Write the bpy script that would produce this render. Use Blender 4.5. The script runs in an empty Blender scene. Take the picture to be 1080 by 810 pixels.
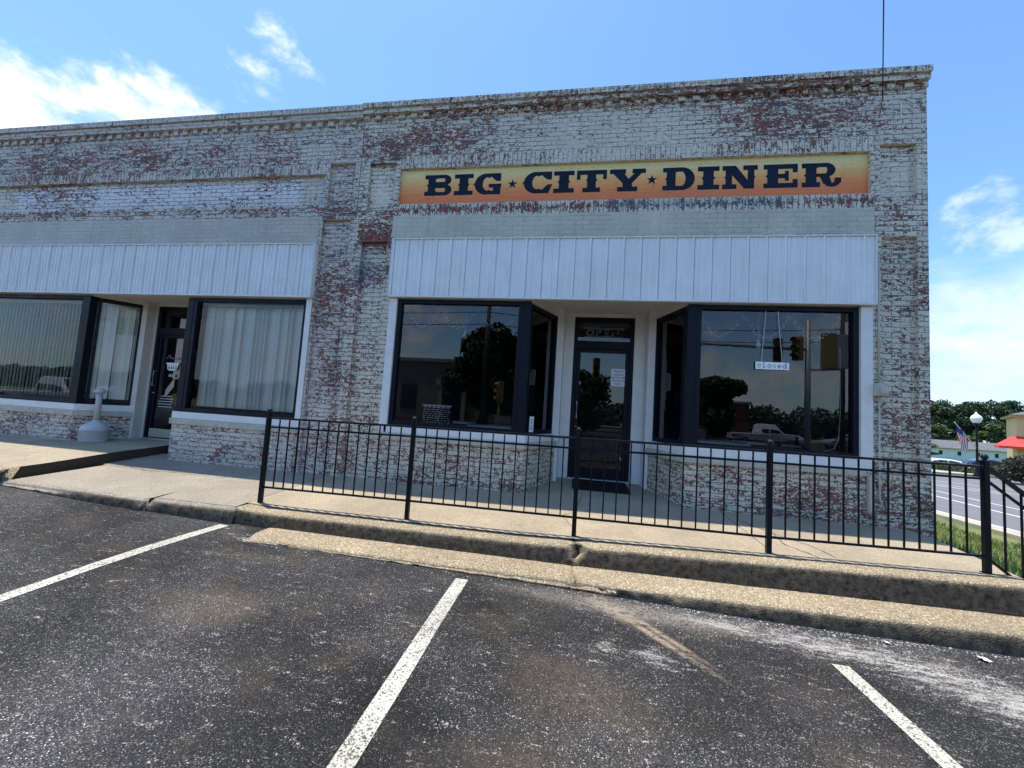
import bpy, bmesh, math, random
from mathutils import Vector, Matrix, noise as mnoise
R_ = math.radians
rnd = random.Random(7)
S = bpy.context.scene
C = S.collection

# ------------------------------------------------------------------ camera
cam = bpy.data.cameras.new('camera'); co = bpy.data.objects.new('camera', cam); C.objects.link(co)
cam.sensor_width = 36; cam.lens = 410.84 / 1080 * 36; cam.clip_start = .05; cam.clip_end = 3000
r = Vector((.98590687, .15469614, .06369266)); u = Vector((-.05169908, -.08035594, .9954246)); w = Vector((-.15910642, .9846888, .07122582))
co.matrix_world = Matrix(((r.x, u.x, -w.x, 0), (r.y, u.y, -w.y, -5.5), (r.z, u.z, -w.z, 1.5), (0, 0, 0, 1)))
S.camera = co
# ------------------------------------------------------------------ world
SUN = Vector((-.2, .085, 1)).normalized()
el = math.asin(SUN.z); az = math.atan2(SUN.x, SUN.y)
W = bpy.data.worlds.new('World'); S.world = W; W.use_nodes = True
S.view_settings.view_transform = 'Standard'; S.view_settings.look = 'None'; S.view_settings.gamma = 1
S.view_settings.exposure = 0.85
S.view_settings.use_curve_mapping = False
S.cycles.use_denoising = True
S.cycles.max_bounces = 7; S.cycles.transparent_max_bounces = 12; S.cycles.caustics_reflective = False; S.cycles.caustics_refractive = False


class NT:
    def __init__(s, tree):
        s.t = tree; s.n = tree.nodes; s.l = tree.links
        for x in list(s.n): s.n.remove(x)
    def node(s, typ, **k):
        x = s.n.new(typ)
        for a, b in k.items(): setattr(x, a, b)
        return x
    def put(s, sock, v):
        if v is None: return
        if hasattr(v, 'is_output') or isinstance(v, bpy.types.NodeSocket): s.l.new(v, sock)
        elif isinstance(v, (tuple, list)):
            n = len(sock.default_value); v = tuple(v)
            if len(v) < n: v = v + (1,) * (n - len(v))
            sock.default_value = v[:n]
        else:
            try: sock.default_value = v
            except Exception: sock.default_value = (v,) * len(sock.default_value)
    def m(s, op, a, b=None, c=None, clamp=False):
        x = s.node('ShaderNodeMath', operation=op); x.use_clamp = clamp
        s.put(x.inputs[0], a); s.put(x.inputs[1], b); s.put(x.inputs[2], c); return x.outputs[0]
    def vm(s, op, a, b=None):
        x = s.node('ShaderNodeVectorMath', operation=op); s.put(x.inputs[0], a); s.put(x.inputs[1], b)
        return x.outputs['Value'] if op in ('DOT_PRODUCT', 'LENGTH', 'DISTANCE') else x.outputs[0]
    def mix(s, f, a, b, mode='MIX'):
        x = s.node('ShaderNodeMix', data_type='RGBA', blend_type=mode)
        s.put(x.inputs[0], f); s.put(x.inputs[6], a); s.put(x.inputs[7], b); return x.outputs[2]
    def mapr(s, v, a, b, c=0., d=1., smooth=False):
        x = s.node('ShaderNodeMapRange'); x.interpolation_type = 'SMOOTHSTEP' if smooth else 'LINEAR'
        for i, q in enumerate((v, a, b, c, d)): s.put(x.inputs[i], q)
        return x.outputs[0]
    def noise(s, vec, scale, detail=3, rough=.5, dist=0., out=0):
        x = s.node('ShaderNodeTexNoise'); s.put(x.inputs['Vector'], vec); s.put(x.inputs['Scale'], scale)
        s.put(x.inputs['Detail'], detail); s.put(x.inputs['Roughness'], rough); s.put(x.inputs['Distortion'], dist); return x.outputs[out]
    def vor(s, vec, scale, feat='F1', out='Distance', rand=1.):
        x = s.node('ShaderNodeTexVoronoi', feature=feat); s.put(x.inputs['Vector'], vec); s.put(x.inputs['Scale'], scale); s.put(x.inputs['Randomness'], rand)
        return x.outputs[out]
    def mapping(s, vec, loc=(0, 0, 0), rot=(0, 0, 0), scale=(1, 1, 1)):
        x = s.node('ShaderNodeMapping'); s.put(x.inputs[0], vec); x.inputs[1].default_value = loc; x.inputs[2].default_value = rot; x.inputs[3].default_value = scale
        return x.outputs[0]
    def obj(s): return s.node('ShaderNodeTexCoord').outputs['Object']
    def geo(s): return s.node('ShaderNodeNewGeometry').outputs['Position']
    def sep(s, v):
        x = s.node('ShaderNodeSeparateXYZ'); s.put(x.inputs[0], v); return x.outputs
    def comb(s, a, b, c):
        x = s.node('ShaderNodeCombineXYZ'); s.put(x.inputs[0], a); s.put(x.inputs[1], b); s.put(x.inputs[2], c); return x.outputs[0]
    def ramp(s, f, pts, interp='LINEAR'):
        x = s.node('ShaderNodeValToRGB'); s.put(x.inputs[0], f); e = x.color_ramp.elements; x.color_ramp.interpolation = interp
        while len(e) < len(pts): e.new(.5)
        for i, (p, c) in enumerate(pts): e[i].position = p; e[i].color = (c + (1,)) if len(c) == 3 else c
        return x.outputs[0]


# sky: Nishita with a procedural cloud layer laid out by direction
t = NT(W.node_tree)
sky = t.node('ShaderNodeTexSky', sky_type='NISHITA'); sky.sun_disc = False; sky.sun_elevation = el; sky.sun_rotation = az
sky.altitude = 50; sky.air_density = 1.1; sky.dust_density = .6; sky.ozone_density = 1.6
gen = t.node('ShaderNodeTexCoord').outputs['Generated']
d = t.vm('NORMALIZE', gen); dx, dy, dz = t.sep(d)
def cmask(c, r0, r1):
    c = Vector(c).normalized()
    return t.mapr(t.vm('DOT_PRODUCT', d, tuple(c)), math.cos(r1), math.cos(r0), smooth=True)
dst = t.mapping(d, rot=(.2, .1, .4), scale=(1, 1, 1.15))
n1 = t.noise(dst, 6.5, 10, .60, .12)
n2 = t.noise(t.mapping(d, rot=(.1, .1, .2), scale=(1.2, 1.2, 3.2)), 4.5, 9, .55, .2)
nf = t.noise(t.mapping(d, rot=(.6, -.5, .3), scale=(1, 1, 1.5)), 15, 9, .62, .15)
left = t.m('MAXIMUM', cmask((-.80, .43, .36), .0, .21), cmask((-.70, .50, .47), .0, .12))
left = t.m('MULTIPLY', left, t.mapr(t.m('ADD', dz, t.m('MULTIPLY', t.m('ADD', dx, .75), -.55)), .44, .56, 1, 0, smooth=True))
def cloudy(mask, n, lo, hi, soft=.16):
    thr = t.mapr(mask, 0, 1, hi, lo)
    return t.m('MULTIPLY', t.mapr(n, thr, t.m('ADD', thr, soft), smooth=True), t.mapr(mask, 0, .15))
nb = t.m('ADD', t.m('MULTIPLY', n1, .5), t.m('MULTIPLY', nf, .5))
cl = t.m('MULTIPLY', cloudy(left, nb, .30, .62, .22), .95)
sm = t.m('MAXIMUM', cmask((-.592, .575, .565), 0, .075), cmask((-.55, .56, .62), 0, .06))
sm = t.m('MAXIMUM', sm, cmask((-.52, .60, .60), 0, .05))
cl = t.m('MAXIMUM', cl, t.m('MULTIPLY', cloudy(sm, nf, .40, .66, .30), .7))
rt = t.mapr(dz, .02, .16, smooth=True); rt = t.m('MULTIPLY', rt, t.mapr(dz, .22, .37, 1, 0, smooth=True)); rt = t.m('MULTIPLY', rt, t.mapr(dx, .2, .45, smooth=True)); rt = t.m('MULTIPLY', rt, t.mapr(dy, -.2, .2, smooth=True))
cl = t.m('MAXIMUM', cl, t.m('MULTIPLY', cloudy(rt, n2, .16, .60, .42), .62))
tp = cmask((.63, .695, .345), 0, .09)
cl = t.m('MAXIMUM', cl, t.m('MULTIPLY', cloudy(tp, nf, .38, .62, .25), .5))
# clouds behind the camera (seen in the glass)
bk = t.m('MULTIPLY', t.mapr(dy, .1, -.3), t.mapr(dz, .75, .1))
cl = t.m('MAXIMUM', cl, t.m('MULTIPLY', cloudy(bk, n1, .42, .75, .2), .9))
ccol = t.ramp(nb, [(.38, (3.5, 4.1, 4.9)), (.58, (5.7, 5.9, 6.2))])
hz = t.mapr(dz, .0, .30, 1, 0, smooth=True)
skc = t.mix(1, sky.outputs[0], (.72, .94, 1.12), 'MULTIPLY')
skc = t.mix(t.m('MULTIPLY', hz, .25), skc, (3.6, 4.7, 5.8))
col = t.mix(cl, skc, ccol)
bg = t.node('ShaderNodeBackground'); t.put(bg.inputs[0], col); bg.inputs[1].default_value = .132
t.l.new(bg.outputs[0], t.node('ShaderNodeOutputWorld').inputs[0])
# ------------------------------------------------------------------ sun
sl = bpy.data.lights.new('sun', 'SUN'); sl.energy = 3.5; sl.angle = R_(.53); sl.color = (1, .93, .82)
so = bpy.data.objects.new('sun', sl); C.objects.link(so); so.rotation_euler = SUN.to_track_quat('Z', 'Y').to_euler(); so.location = (0, 0, 30)


# ------------------------------------------------------------------ object helpers
class MB:
    """collects geometry for ONE mesh"""
    def __init__(s): s.v = []; s.f = []; s.mi = []
    def add(s, vs, fs, mi=0):
        o = len(s.v); s.v += [tuple(x) for x in vs]; s.f += [tuple(i + o for i in f) for f in fs]; s.mi += [mi] * len(fs); return s
    def box(s, a, b, mi=0, M=None):
        x0, y0, z0 = a; x1, y1, z1 = b
        x0, x1 = min(x0, x1), max(x0, x1); y0, y1 = min(y0, y1), max(y0, y1); z0, z1 = min(z0, z1), max(z0, z1)
        vs = [(x0, y0, z0), (x1, y0, z0), (x1, y1, z0), (x0, y1, z0), (x0, y0, z1), (x1, y0, z1), (x1, y1, z1), (x0, y1, z1)]
        if M is not None: vs = [M @ Vector(p) for p in vs]
        return s.add(vs, [(0, 3, 2, 1), (4, 5, 6, 7), (0, 1, 5, 4), (1, 2, 6, 5), (2, 3, 7, 6), (3, 0, 4, 7)], mi)
    def rbox(s, a, b, bev=.01, mi=0, M=None):
        bm = bmesh.new(); bmesh.ops.create_cube(bm, size=1)
        sz = [abs(b[i] - a[i]) for i in range(3)]; ce = [(a[i] + b[i]) / 2 for i in range(3)]
        for v in bm.verts: v.co = Vector([v.co[i] * sz[i] + ce[i] for i in range(3)])
        bmesh.ops.bevel(bm, geom=bm.edges[:], offset=min(bev, min(sz) * .45), segments=2, affect='EDGES', profile=.6)
        s.from_bm(bm, mi, M); bm.free(); return s
    def from_bm(s, bm, mi=0, M=None):
        bm.verts.index_update()
        s.add([(M @ v.co) if M is not None else v.co for v in bm.verts], [[v.index for v in f.verts] for f in bm.faces], mi)
    def prism(s, poly, y0, y1, mi=0, M=None):
        """poly in x,z extruded from y0 to y1"""
        n = len(poly); vs = [(p[0], y0, p[1]) for p in poly] + [(p[0], y1, p[1]) for p in poly]
        if M is not None: vs = [M @ Vector(p) for p in vs]
        fs = [tuple(range(n)), tuple(range(2 * n - 1, n - 1, -1))] + [(i, n + i, n + (i + 1) % n, (i + 1) % n) for i in range(n)]
        return s.add(vs, fs, mi)
    def tube(s, pts, rad, n=8, mi=0, cap=True):
        pts = [Vector(p) for p in pts]; rr = rad if isinstance(rad, (list, tuple)) else [rad] * len(pts)
        vs = []; ref = None
        for i, p in enumerate(pts):
            tg = (pts[min(i + 1, len(pts) - 1)] - pts[max(i - 1, 0)]).normalized()
            if ref is None: ref = Vector((0, 0, 1)) if abs(tg.z) < .9 else Vector((1, 0, 0))
            a = tg.cross(ref).normalized(); b = tg.cross(a); ref = -b if False else ref
            for k in range(n):
                q = 2 * math.pi * k / n; vs.append(p + (a * math.cos(q) + b * math.sin(q)) * rr[i])
        fs = [(i * n + k, i * n + (k + 1) % n, (i + 1) * n + (k + 1) % n, (i + 1) * n + k) for i in range(len(pts) - 1) for k in range(n)]
        if cap: fs += [tuple(range(n))[::-1], tuple((len(pts) - 1) * n + k for k in range(n))]
        return s.add(vs, fs, mi)
    def lathe(s, prof, c=(0, 0, 0), n=24, mi=0):
        vs = []; 
        for rad, z in prof:
            for k in range(n):
                q = 2 * math.pi * k / n; vs.append((c[0] + rad * math.cos(q), c[1] + rad * math.sin(q), c[2] + z))
        fs = [(i * n + k, i * n + (k + 1) % n, (i + 1) * n + (k + 1) % n, (i + 1) * n + k) for i in range(len(prof) - 1) for k in range(n)]
        fs += [tuple(range(n))[::-1], tuple((len(prof) - 1) * n + k for k in range(n))]
        return s.add(vs, fs, mi)
    def build(s, name, mats, parent=None, smooth=False, uv=True, uvs=None, cols=None):
        me = bpy.data.meshes.new(name); me.from_pydata(s.v, [], s.f)
        if not isinstance(mats, (list, tuple)): mats = [mats]
        for m in mats: me.materials.append(m)
        for p, mi in zip(me.polygons, s.mi): p.material_index = mi; p.use_smooth = smooth
        if uv:
            L = me.uv_layers.new(name='uv')
            for p in me.polygons:
                n = p.normal
                if abs(n.z) > .8: a, b = Vector((1, 0, 0)), Vector((0, 1, 0))
                else: a = Vector((-n.y, n.x, 0)).normalized(); b = Vector((0, 0, 1))
                for li in p.loop_indices:
                    q = me.vertices[me.loops[li].vertex_index].co
                    L.data[li].uv = (q.dot(a), q.dot(b))
                if uvs and uvs.get(p.index):
                    for li in p.loop_indices: x, y = L.data[li].uv; L.data[li].uv = (y + .035, x)
        o = bpy.data.objects.new(name, me); C.objects.link(o); o.parent = parent
        if cols:
            at = me.color_attributes.new('wear', 'FLOAT_COLOR', 'POINT')
            for i, v in enumerate(me.vertices): at.data[i].color = cols(v.co)
        return o


def tag(o, label=None, cat=None, group=None, kind=None):
    if label: o['label'] = label
    if cat: o['category'] = cat
    if group: o['group'] = group
    if kind: o['kind'] = kind
    return o
def thing(name, label, cat, loc=(0, 0, 0), rz=0, group=None):
    o = bpy.data.objects.new(name, None); C.objects.link(o); o.location = loc; o.rotation_euler = (0, 0, rz); o.empty_display_size = .2
    return tag(o, label, cat, group)
def copy_tree(o, parent=None):
    c = o.copy(); C.objects.link(c); c.parent = parent
    for ch in list(o.children): copy_tree(ch, c)
    return c
def lerp(a, b, t): return a + (b - a) * t
def interp(pts, x):
    if x <= pts[0][0]: return pts[0][1]
    for (x0, y0), (x1, y1) in zip(pts, pts[1:]):
        if x <= x1: return lerp(y0, y1, (x - x0) / (x1 - x0))
    return pts[-1][1]
def sm(x, a, b):
    q = max(0, min(1, (x - a) / (b - a))); return q * q * (3 - 2 * q)
def off(parent):  # inverse of a thing's location so parts can be written in world coordinates
    return Matrix.Translation(-parent.location)

# ------------------------------------------------------------------ materials
M = {}
def mat(name, col=(.5, .5, .5), rough=.6, metal=0, nz=.0, nscale=20, bump=0., bscale=60, coat=0, emit=None):
    m = bpy.data.materials.new(name); m.use_nodes = True; t = NT(m.node_tree)
    b = t.node('ShaderNodeBsdfPrincipled'); c = col; P = t.obj()
    if nz: c = t.mix(1, col, t.mapr(t.noise(P, nscale, 5, .6), .3, .7, 1 - nz, 1 + nz), 'MULTIPLY')
    t.put(b.inputs['Base Color'], c); b.inputs['Roughness'].default_value = rough; b.inputs['Metallic'].default_value = metal
    if rough > .25: t.put(b.inputs['Roughness'], t.mapr(t.noise(P, nscale * .6, 3), .3, .7, max(rough - .08, .05), min(1, rough + .08)))
    if max(col) < .05: b.inputs['Specular IOR Level'].default_value = .18
    if coat: b.inputs['Coat Weight'].default_value = coat; b.inputs['Coat Roughness'].default_value = .05
    if bump:
        bp = t.node('ShaderNodeBump'); bp.inputs['Strength'].default_value = bump; bp.inputs['Distance'].default_value = .01
        t.put(bp.inputs['Height'], t.noise(P, bscale, 4, .6)); t.l.new(bp.outputs[0], b.inputs['Normal'])
    if emit: b.inputs['Emission Color'].default_value = emit + (1,); b.inputs['Emission Strength'].default_value = 1
    t.l.new(b.outputs[0], t.node('ShaderNodeOutputMaterial').inputs[0]); M[name] = m; return m
def finish(t, m, col, rough, height=None, strength=.5, dist=.01, metal=0):
    b = t.node('ShaderNodeBsdfPrincipled'); t.put(b.inputs['Base Color'], col); t.put(b.inputs['Roughness'], rough); b.inputs['Metallic'].default_value = metal
    if height is not None:
        bp = t.node('ShaderNodeBump'); bp.inputs['Strength'].default_value = strength; bp.inputs['Distance'].default_value = dist
        t.put(bp.inputs['Height'], height); t.l.new(bp.outputs[0], b.inputs['Normal'])
    t.l.new(b.outputs[0], t.node('ShaderNodeOutputMaterial').inputs[0])
def newmat(name):
    m = bpy.data.materials.new(name); m.use_nodes = True; M[name] = m; return m, NT(m.node_tree)

def brick(name, paint, paint2, base_peel=0., sign=False):
    m, t = newmat(name)
    uv = t.node('ShaderNodeUVMap', uv_map='uv').outputs[0]
    wob = t.vm('SCALE', t.vm('SUBTRACT', t.noise(uv, 9, 3, .6, out=1), (.5, .5, .5)))
    wob.node.inputs['Scale'].default_value = .010
    uvw = t.vm('ADD', uv, wob)
    br = t.node('ShaderNodeTexBrick', offset=.5, offset_frequency=2)
    for k, v in (('Scale', 1.), ('Mortar Size', .0050), ('Mortar Smooth', .25), ('Brick Width', .212), ('Row Height', .0685), ('Bias', 0.)): br.inputs[k].default_value = v
    br.inputs['Color1'].default_value = (0, 0, 0, 1); br.inputs['Color2'].default_value = (1, 1, 1, 1); br.inputs['Mortar'].default_value = (.5, .5, .5, 1)
    t.l.new(uvw, br.inputs['Vector'])
    mort = br.outputs['Fac']; pb = t.sep(br.outputs['Color'])[0]
    att = t.node('ShaderNodeAttribute', attribute_name='wear'); wr, wg, wb = t.sep(att.outputs['Vector'])
    big = t.noise(uv, 1.1, 4, .6, .3)
    fine = t.noise(t.mapping(uv, scale=(.5, 1, 1)), 24, 6, .68, .3)
    fine2 = t.noise(t.mapping(uv, scale=(.7, 1, 1), loc=(4, 7, 0)), 48, 4, .65)
    s = t.m('ADD', t.m('MULTIPLY', t.m('SUBTRACT', big, .5), .40), t.m('MULTIPLY', t.m('SUBTRACT', fine, .5), 1.15))
    s = t.m('ADD', s, t.m('MULTIPLY', t.m('SUBTRACT', fine2, .5), 1.0))
    s = t.m('ADD', s, t.m('MULTIPLY', t.m('SUBTRACT', pb, .5), .16))
    s = t.m('ADD', s, t.m('MULTIPLY', mort, .11))
    s = t.m('ADD', s, t.m('ADD', t.m('MULTIPLY', wr, .21), base_peel - .155))
    peel = t.mapr(s, 0, .028)                       # bare where 1
    # bare brick
    bare = t.ramp(t.m('ADD', t.m('MULTIPLY', pb, .6), t.m('MULTIPLY', fine2, .5)), [(.15, (.035, .020, .022)), (.38, (.12, .028, .025)), (.6, (.24, .045, .034)), (.85, (.20, .09, .08))])
    dirt = t.mapr(t.noise(uv, 2.3, 3, .6), .42, .6)
    bare = t.mix(t.m('MULTIPLY', dirt, .60), bare, t.ramp(fine2, [(.3, (.022, .018, .020)), (.7, (.11, .095, .095))]))
    bare = t.mix(wb, bare, (.05, .12, .17))
    bare = t.mix(t.m('MULTIPLY', mort, .75), bare, t.mix(t.mapr(fine2, .4, .6), (.09, .08, .075), (.36, .35, .32)))
    # paint
    pc = t.mix(t.mapr(t.noise(uv, 1.7, 5, .6), .35, .65), paint, paint2)
    pc = t.mix(1, pc, t.mapr(t.noise(uv, 26, 5, .7), .3, .7, .86, 1.1), 'MULTIPLY')
    pc = t.mix(1, pc, t.mapr(pb, 0, 1, .95, 1.05), 'MULTIPLY')
    pc = t.mix(wg, pc, (.78, .78, .82))
    pc = t.mix(t.m('MULTIPLY', wb, .5), pc, (.25, .38, .42))
    streak = t.mapr(t.noise(t.mapping(uv, scale=(5, .35, 1)), 2.5, 4, .6), .52, .75)
    pc = t.mix(t.m('MULTIPLY', streak, .25), pc, (.20, .20, .18))
    if sign:
        z = t.sep(t.geo())[2]; zn = t.m('ADD', z, t.m('MULTIPLY', t.m('SUBTRACT', t.noise(uv, 3, 4, .6), .5), .16))
        g = t.ramp(t.mapr(zn, 4.62, 5.2), [(0, (.84, .19, .06)), (.3, (.88, .26, .07)), (.55, (.88, .43, .13)), (.8, (.88, .66, .28)), (1, (.82, .72, .38))])
        xx = t.sep(t.geo())[0]; ed = t.m('MAXIMUM', t.mapr(xx, -2.5, -2.88), t.mapr(xx, 3.3, 3.66))
        pc = t.mix(1, g, t.mapr(fine, .3, .7, .9, 1.06), 'MULTIPLY')
    # cracked joints
    jn = t.m('MULTIPLY', t.mapr(mort, .25, .8), t.mapr(t.m('ADD', t.m('ADD', t.m('MULTIPLY', t.noise(uv, 1.8, 4, .6), .5), t.m('MULTIPLY', t.noise(uv, 11, 5, .75), .5)), t.m('MULTIPLY', wr, .10)),   .44 if not sign else .56, .55 if not sign else .68))
    pc = t.mix(t.m('MULTIPLY', jn, .32 if 'lintel' in name else .85), pc, (.055, .05, .048))
    colr = t.mix(peel, pc, bare)
    h = t.m('SUBTRACT', t.m('MULTIPLY', fine2, .10), t.m('MULTIPLY', mort, t.m('ADD', .08 if 'lintel' in name else .22, t.m('MULTIPLY', jn, .15 if 'lintel' in name else .5)))); h = t.m('SUBTRACT', h, t.m('MULTIPLY', peel, .30)); h = t.m('ADD', h, t.m('MULTIPLY', pb, .18))
    finish(t, m, colr, t.mix(peel, (.5, .5, .5), (.85, .85, .85)), h, .9, .008)
    return m
brick('brick_diner', (.72, .67, .535), (.62, .58, .475))
brick('brick_lintel', (.60, .575, .47), (.50, .48, .39), -.16)
brick('brick_shop', (.66, .61, .53), (.56, .52, .46))
brick('brick_lintel_shop', (.54, .505, .43), (.45, .425, .37), -.16)
brick('brick_sign', (.7, .5, .2), (.7, .5, .2), -.33, True)

m, t = newmat('lintel'); P = t.obj()
st = t.noise(t.mapping(P, scale=(9, 1, .8)), 3, 5, .65)
c = t.mix(t.mapr(st, .3, .75), (.50, .49, .42), (.36, .355, .30)); c = t.mix(t.mapr(t.noise(P, 1.2, 5, .6), .5, .65), c, (.54, .52, .46)); c = t.mix(t.mapr(t.noise(t.mapping(P, scale=(22, 1, 1)), 2, 3, .5), .60, .72, 0, .3), c, (.25, .24, .21))
c = t.mix(t.mapr(t.noise(P, 22, 6, .75), .60, .66, 0, .7), c, (.20, .19, .17))
finish(t, m, c, .8, t.noise(P, 25, 6, .7), .5, .01)

def speckle(name, stones, base, scale, stain_shade=None, bump=.6, spec=.2):
    m, t = newmat(name); P = t.obj(); P = t.vm('MULTIPLY', P, (1, 1, 1))
    vd = t.vor(P, scale); vc = t.sep(t.vor(P, scale, out='Color')); vd2 = t.vor(P, scale * 2.3); vc2 = t.sep(t.vor(P, scale * 2.3, out='Color'))
    c = t.ramp(vc[0], stones, 'LINEAR')
    edge = t.mapr(vd, .35, .62); c = t.mix(edge, c, base)
    c2 = t.ramp(vc2[1], stones, 'LINEAR'); c = t.mix(t.mapr(vd2, .3, .5, .55, 0), c, c2)
    if stain_shade: c, extra = stain_shade(t, P, c)
    h = t.m('SUBTRACT', t.m('MULTIPLY', vc[1], .5), vd)
    finish(t, m, c, .80, h, bump, .006)
    for x in m.node_tree.nodes:
        if x.type == 'BSDF_PRINCIPLED': x.inputs['Specular IOR Level'].default_value = spec
    return m
def blob(t, P, x, y, sx, sy, rot=0., soft=1.):
    q = t.mapping(t.vm('SUBTRACT', P, (x, y, 0)), rot=(0, 0, -rot)); q = t.vm('MULTIPLY', q, (1 / sx, 1 / sy, 0)); return t.mapr(t.vm('LENGTH', q), 1 - soft, 1, 1, 0, smooth=True)
def asph_stain(t, P, c):
    big = t.noise(P, .55, 5, .6, .4); mid = t.noise(P, 2.2, 5, .65); fn = t.noise(P, 30, 5, .75)
    c = t.mix(1, c, t.mapr(big, .3, .7, .50, 2.1), 'MULTIPLY')
    c = t.mix(t.m('MULTIPLY', t.mapr(mid, .50, .68), .45), c, t.mix(.55, c, (.11, .08, .05)))
    c = t.mix(t.m('MULTIPLY', t.mapr(t.noise(t.mapping(P, loc=(3, 1, 0)), .9, 4, .6), .5, .68), .6), c, t.mix(.5, c, (.018, .018, .022)))
    # dark damp strip along the lot, brownish patches where cars stand
    for a in ((-2.3, -2.75, .9, .30, .1, .9), (-1.75, -3.3, .6, .5, .1, .8), (.75, -3.25, .8, .40, -.2, .9), (-4.2, -2.6, 1.5, .25, -.15, .8), (3.2, -3.2, .9, .5, 0, .6), (1.3, -2.62, .5, .2, 0, .8), (-.2, -3.3, .4, .5, 0, .6)):
        k = t.m('MULTIPLY', blob(t, P, *a[:5]), t.mapr(mid, .3, .6)); c = t.mix(t.m('MULTIPLY', k, a[5]), c, t.mix(.45, (.014, .012, .010), c))
    for a in ((-2.4, -3.1, .55, .4, .2, .8), (.1, -3.25, .6, .42, 0, .85), (-.1, -3.8, .5, .4, 0, .7), (1.4, -3.4, .4, .3, 0, .5), (-.5, -2.75, .3, .25, 0, .6), (-2.75, -2.35, .8, .14, .05, .7)):
        k = t.m('MULTIPLY', blob(t, P, *a[:5]), t.mapr(fn, .35, .6)); c = t.mix(t.m('MULTIPLY', k, a[5]), c, t.mix(.35, (.12, .088, .055), c))
    dust = t.mapr(t.noise(t.mapping(P, loc=(9, 4, 0)), .8, 5, .6, .5), .48, .68); c = t.mix(1, c, t.mix(dust, (1, 1, 1), (1.45, 1.42, 1.45)), 'MULTIPLY')
    # sandy fan washed from the kerb joint
    fan = t.m('MULTIPLY', t.m('MAXIMUM', blob(t, P, .62, -2.53, .68, .05, -.83, .9), t.m('MAXIMUM', blob(t, P, .66, -2.47, .60, .045, -.86, .9), blob(t, P, .40, -2.27, .40, .15, -.75, .9))), t.mapr(t.m('ADD', fn, t.m('MULTIPLY', t.noise(t.mapping(P, rot=(0, 0, .62), scale=(1, 9, 1)), 3, 5, .7), 1.1)), .84, 1.12))
    c = t.mix(t.m('MULTIPLY', fan, .9), c, (.36, .28, .20))
    fan2 = blob(t, P, .55, -2.22, 1.5, .20, -.05, .9); c = t.mix(t.m('MULTIPLY', t.m('MULTIPLY', fan2, t.mapr(fn, .35, .6)), .75), c, (.30, .26, .22))
    # white salt residue at the right, spots in the middle
    for a in ((1.9, -2.30, 1.7, .32, -.16, .9), (2.6, -2.62, 1.3, .50, -.45, .9), (.58, -2.80, .30, .20, 0, .75), (.27, -2.78, .2, .22, 0, .7), (1.15, -2.22, .7, .14, -.1, .9), (-3.1, -2.0, .5, .12, -.1, .6)):
        k = t.mapr(t.m('ADD', t.m('MULTIPLY', blob(t, P, *a[:5], 1.), .30 if a[2] > .4 else .24), t.m('ADD', t.m('MULTIPLY', t.noise(P, 75, 4, .8), 1.1), t.m('MULTIPLY', t.noise(t.mapping(P, rot=(0, 0, .35), scale=(1, 3, 1)), 7, 5, .7), .9))), 1.17, 1.42); c = t.mix(t.m('MULTIPLY', k, a[5]), c, (.50, .47, .43))
    return c, None
AST = [(0, (.008, .008, .008)), (.40, (.024, .0235, .024)), (.72, (.060, .058, .058)), (.90, (.11, .108, .106)), (.96, (.22, .22, .218)), (1, (.45, .44, .42))]
speckle('asphalt', AST, (.011, .011, .011), 165, asph_stain, .7, .18)
def conc_stain(t, P, c):
    b = t.noise(P, 1.3, 5, .6); c = t.mix(1, c, t.mapr(b, .3, .7, .82, 1.15), 'MULTIPLY')
    c = t.mix(t.m('MULTIPLY', t.mapr(t.noise(P, 6, 5, .7), .56, .72), .35), c, (.16, .14, .11)); return c, None
CST = [(0, (.14, .10, .065)), (.3, (.30, .235, .155)), (.6, (.42, .34, .235)), (.85, (.50, .42, .31)), (1, (.66, .60, .50))]
speckle('aggregate', CST, (.30, .26, .20), 85, conc_stain, .4)
def slab_stain_shade(t, P, c):
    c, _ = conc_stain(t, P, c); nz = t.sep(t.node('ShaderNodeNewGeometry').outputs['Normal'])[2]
    c = t.mix(t.mapr(t.noise(P, 1.1, 6, .65), .52, .66, 0, .45), c, (.22, .185, .14)); return t.mix(t.mapr(nz, .75, .3), c, (.05, .042, .032)), None  # steep slab sides turned dark by normal: shade painted into the colour
speckle('slab', [(0, (.20, .16, .11)), (.4, (.35, .29, .20)), (.8, (.43, .36, .265)), (1, (.62, .56, .46))], (.34, .28, .20), 110, slab_stain_shade, .25)
def curb_stain_shade(t, P, c):
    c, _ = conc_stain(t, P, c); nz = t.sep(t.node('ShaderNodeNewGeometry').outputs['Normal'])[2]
    c = t.mix(t.mapr(nz, .75, .3), c, t.mix(t.mapr(t.noise(P, 18, 5, .7), .35, .62), (.030, .024, .017), (.15, .12, .085))); return c, None   # soiled kerb faces, darkened further with shade put into the colour
speckle('slab_grey', [(0, (.17, .14, .11)), (.4, (.29, .25, .195)), (.8, (.37, .325, .26)), (1, (.55, .50, .43))], (.28, .245, .195), 110, slab_stain_shade, .25)
speckle('curbstone', [(0, (.09, .07, .045)), (.3, (.28, .22, .14)), (.6, (.43, .355, .24)), (.9, (.58, .50, .37)), (1, (.75, .68, .55))], (.26, .20, .12), 78, curb_stain_shade, .65)

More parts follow.
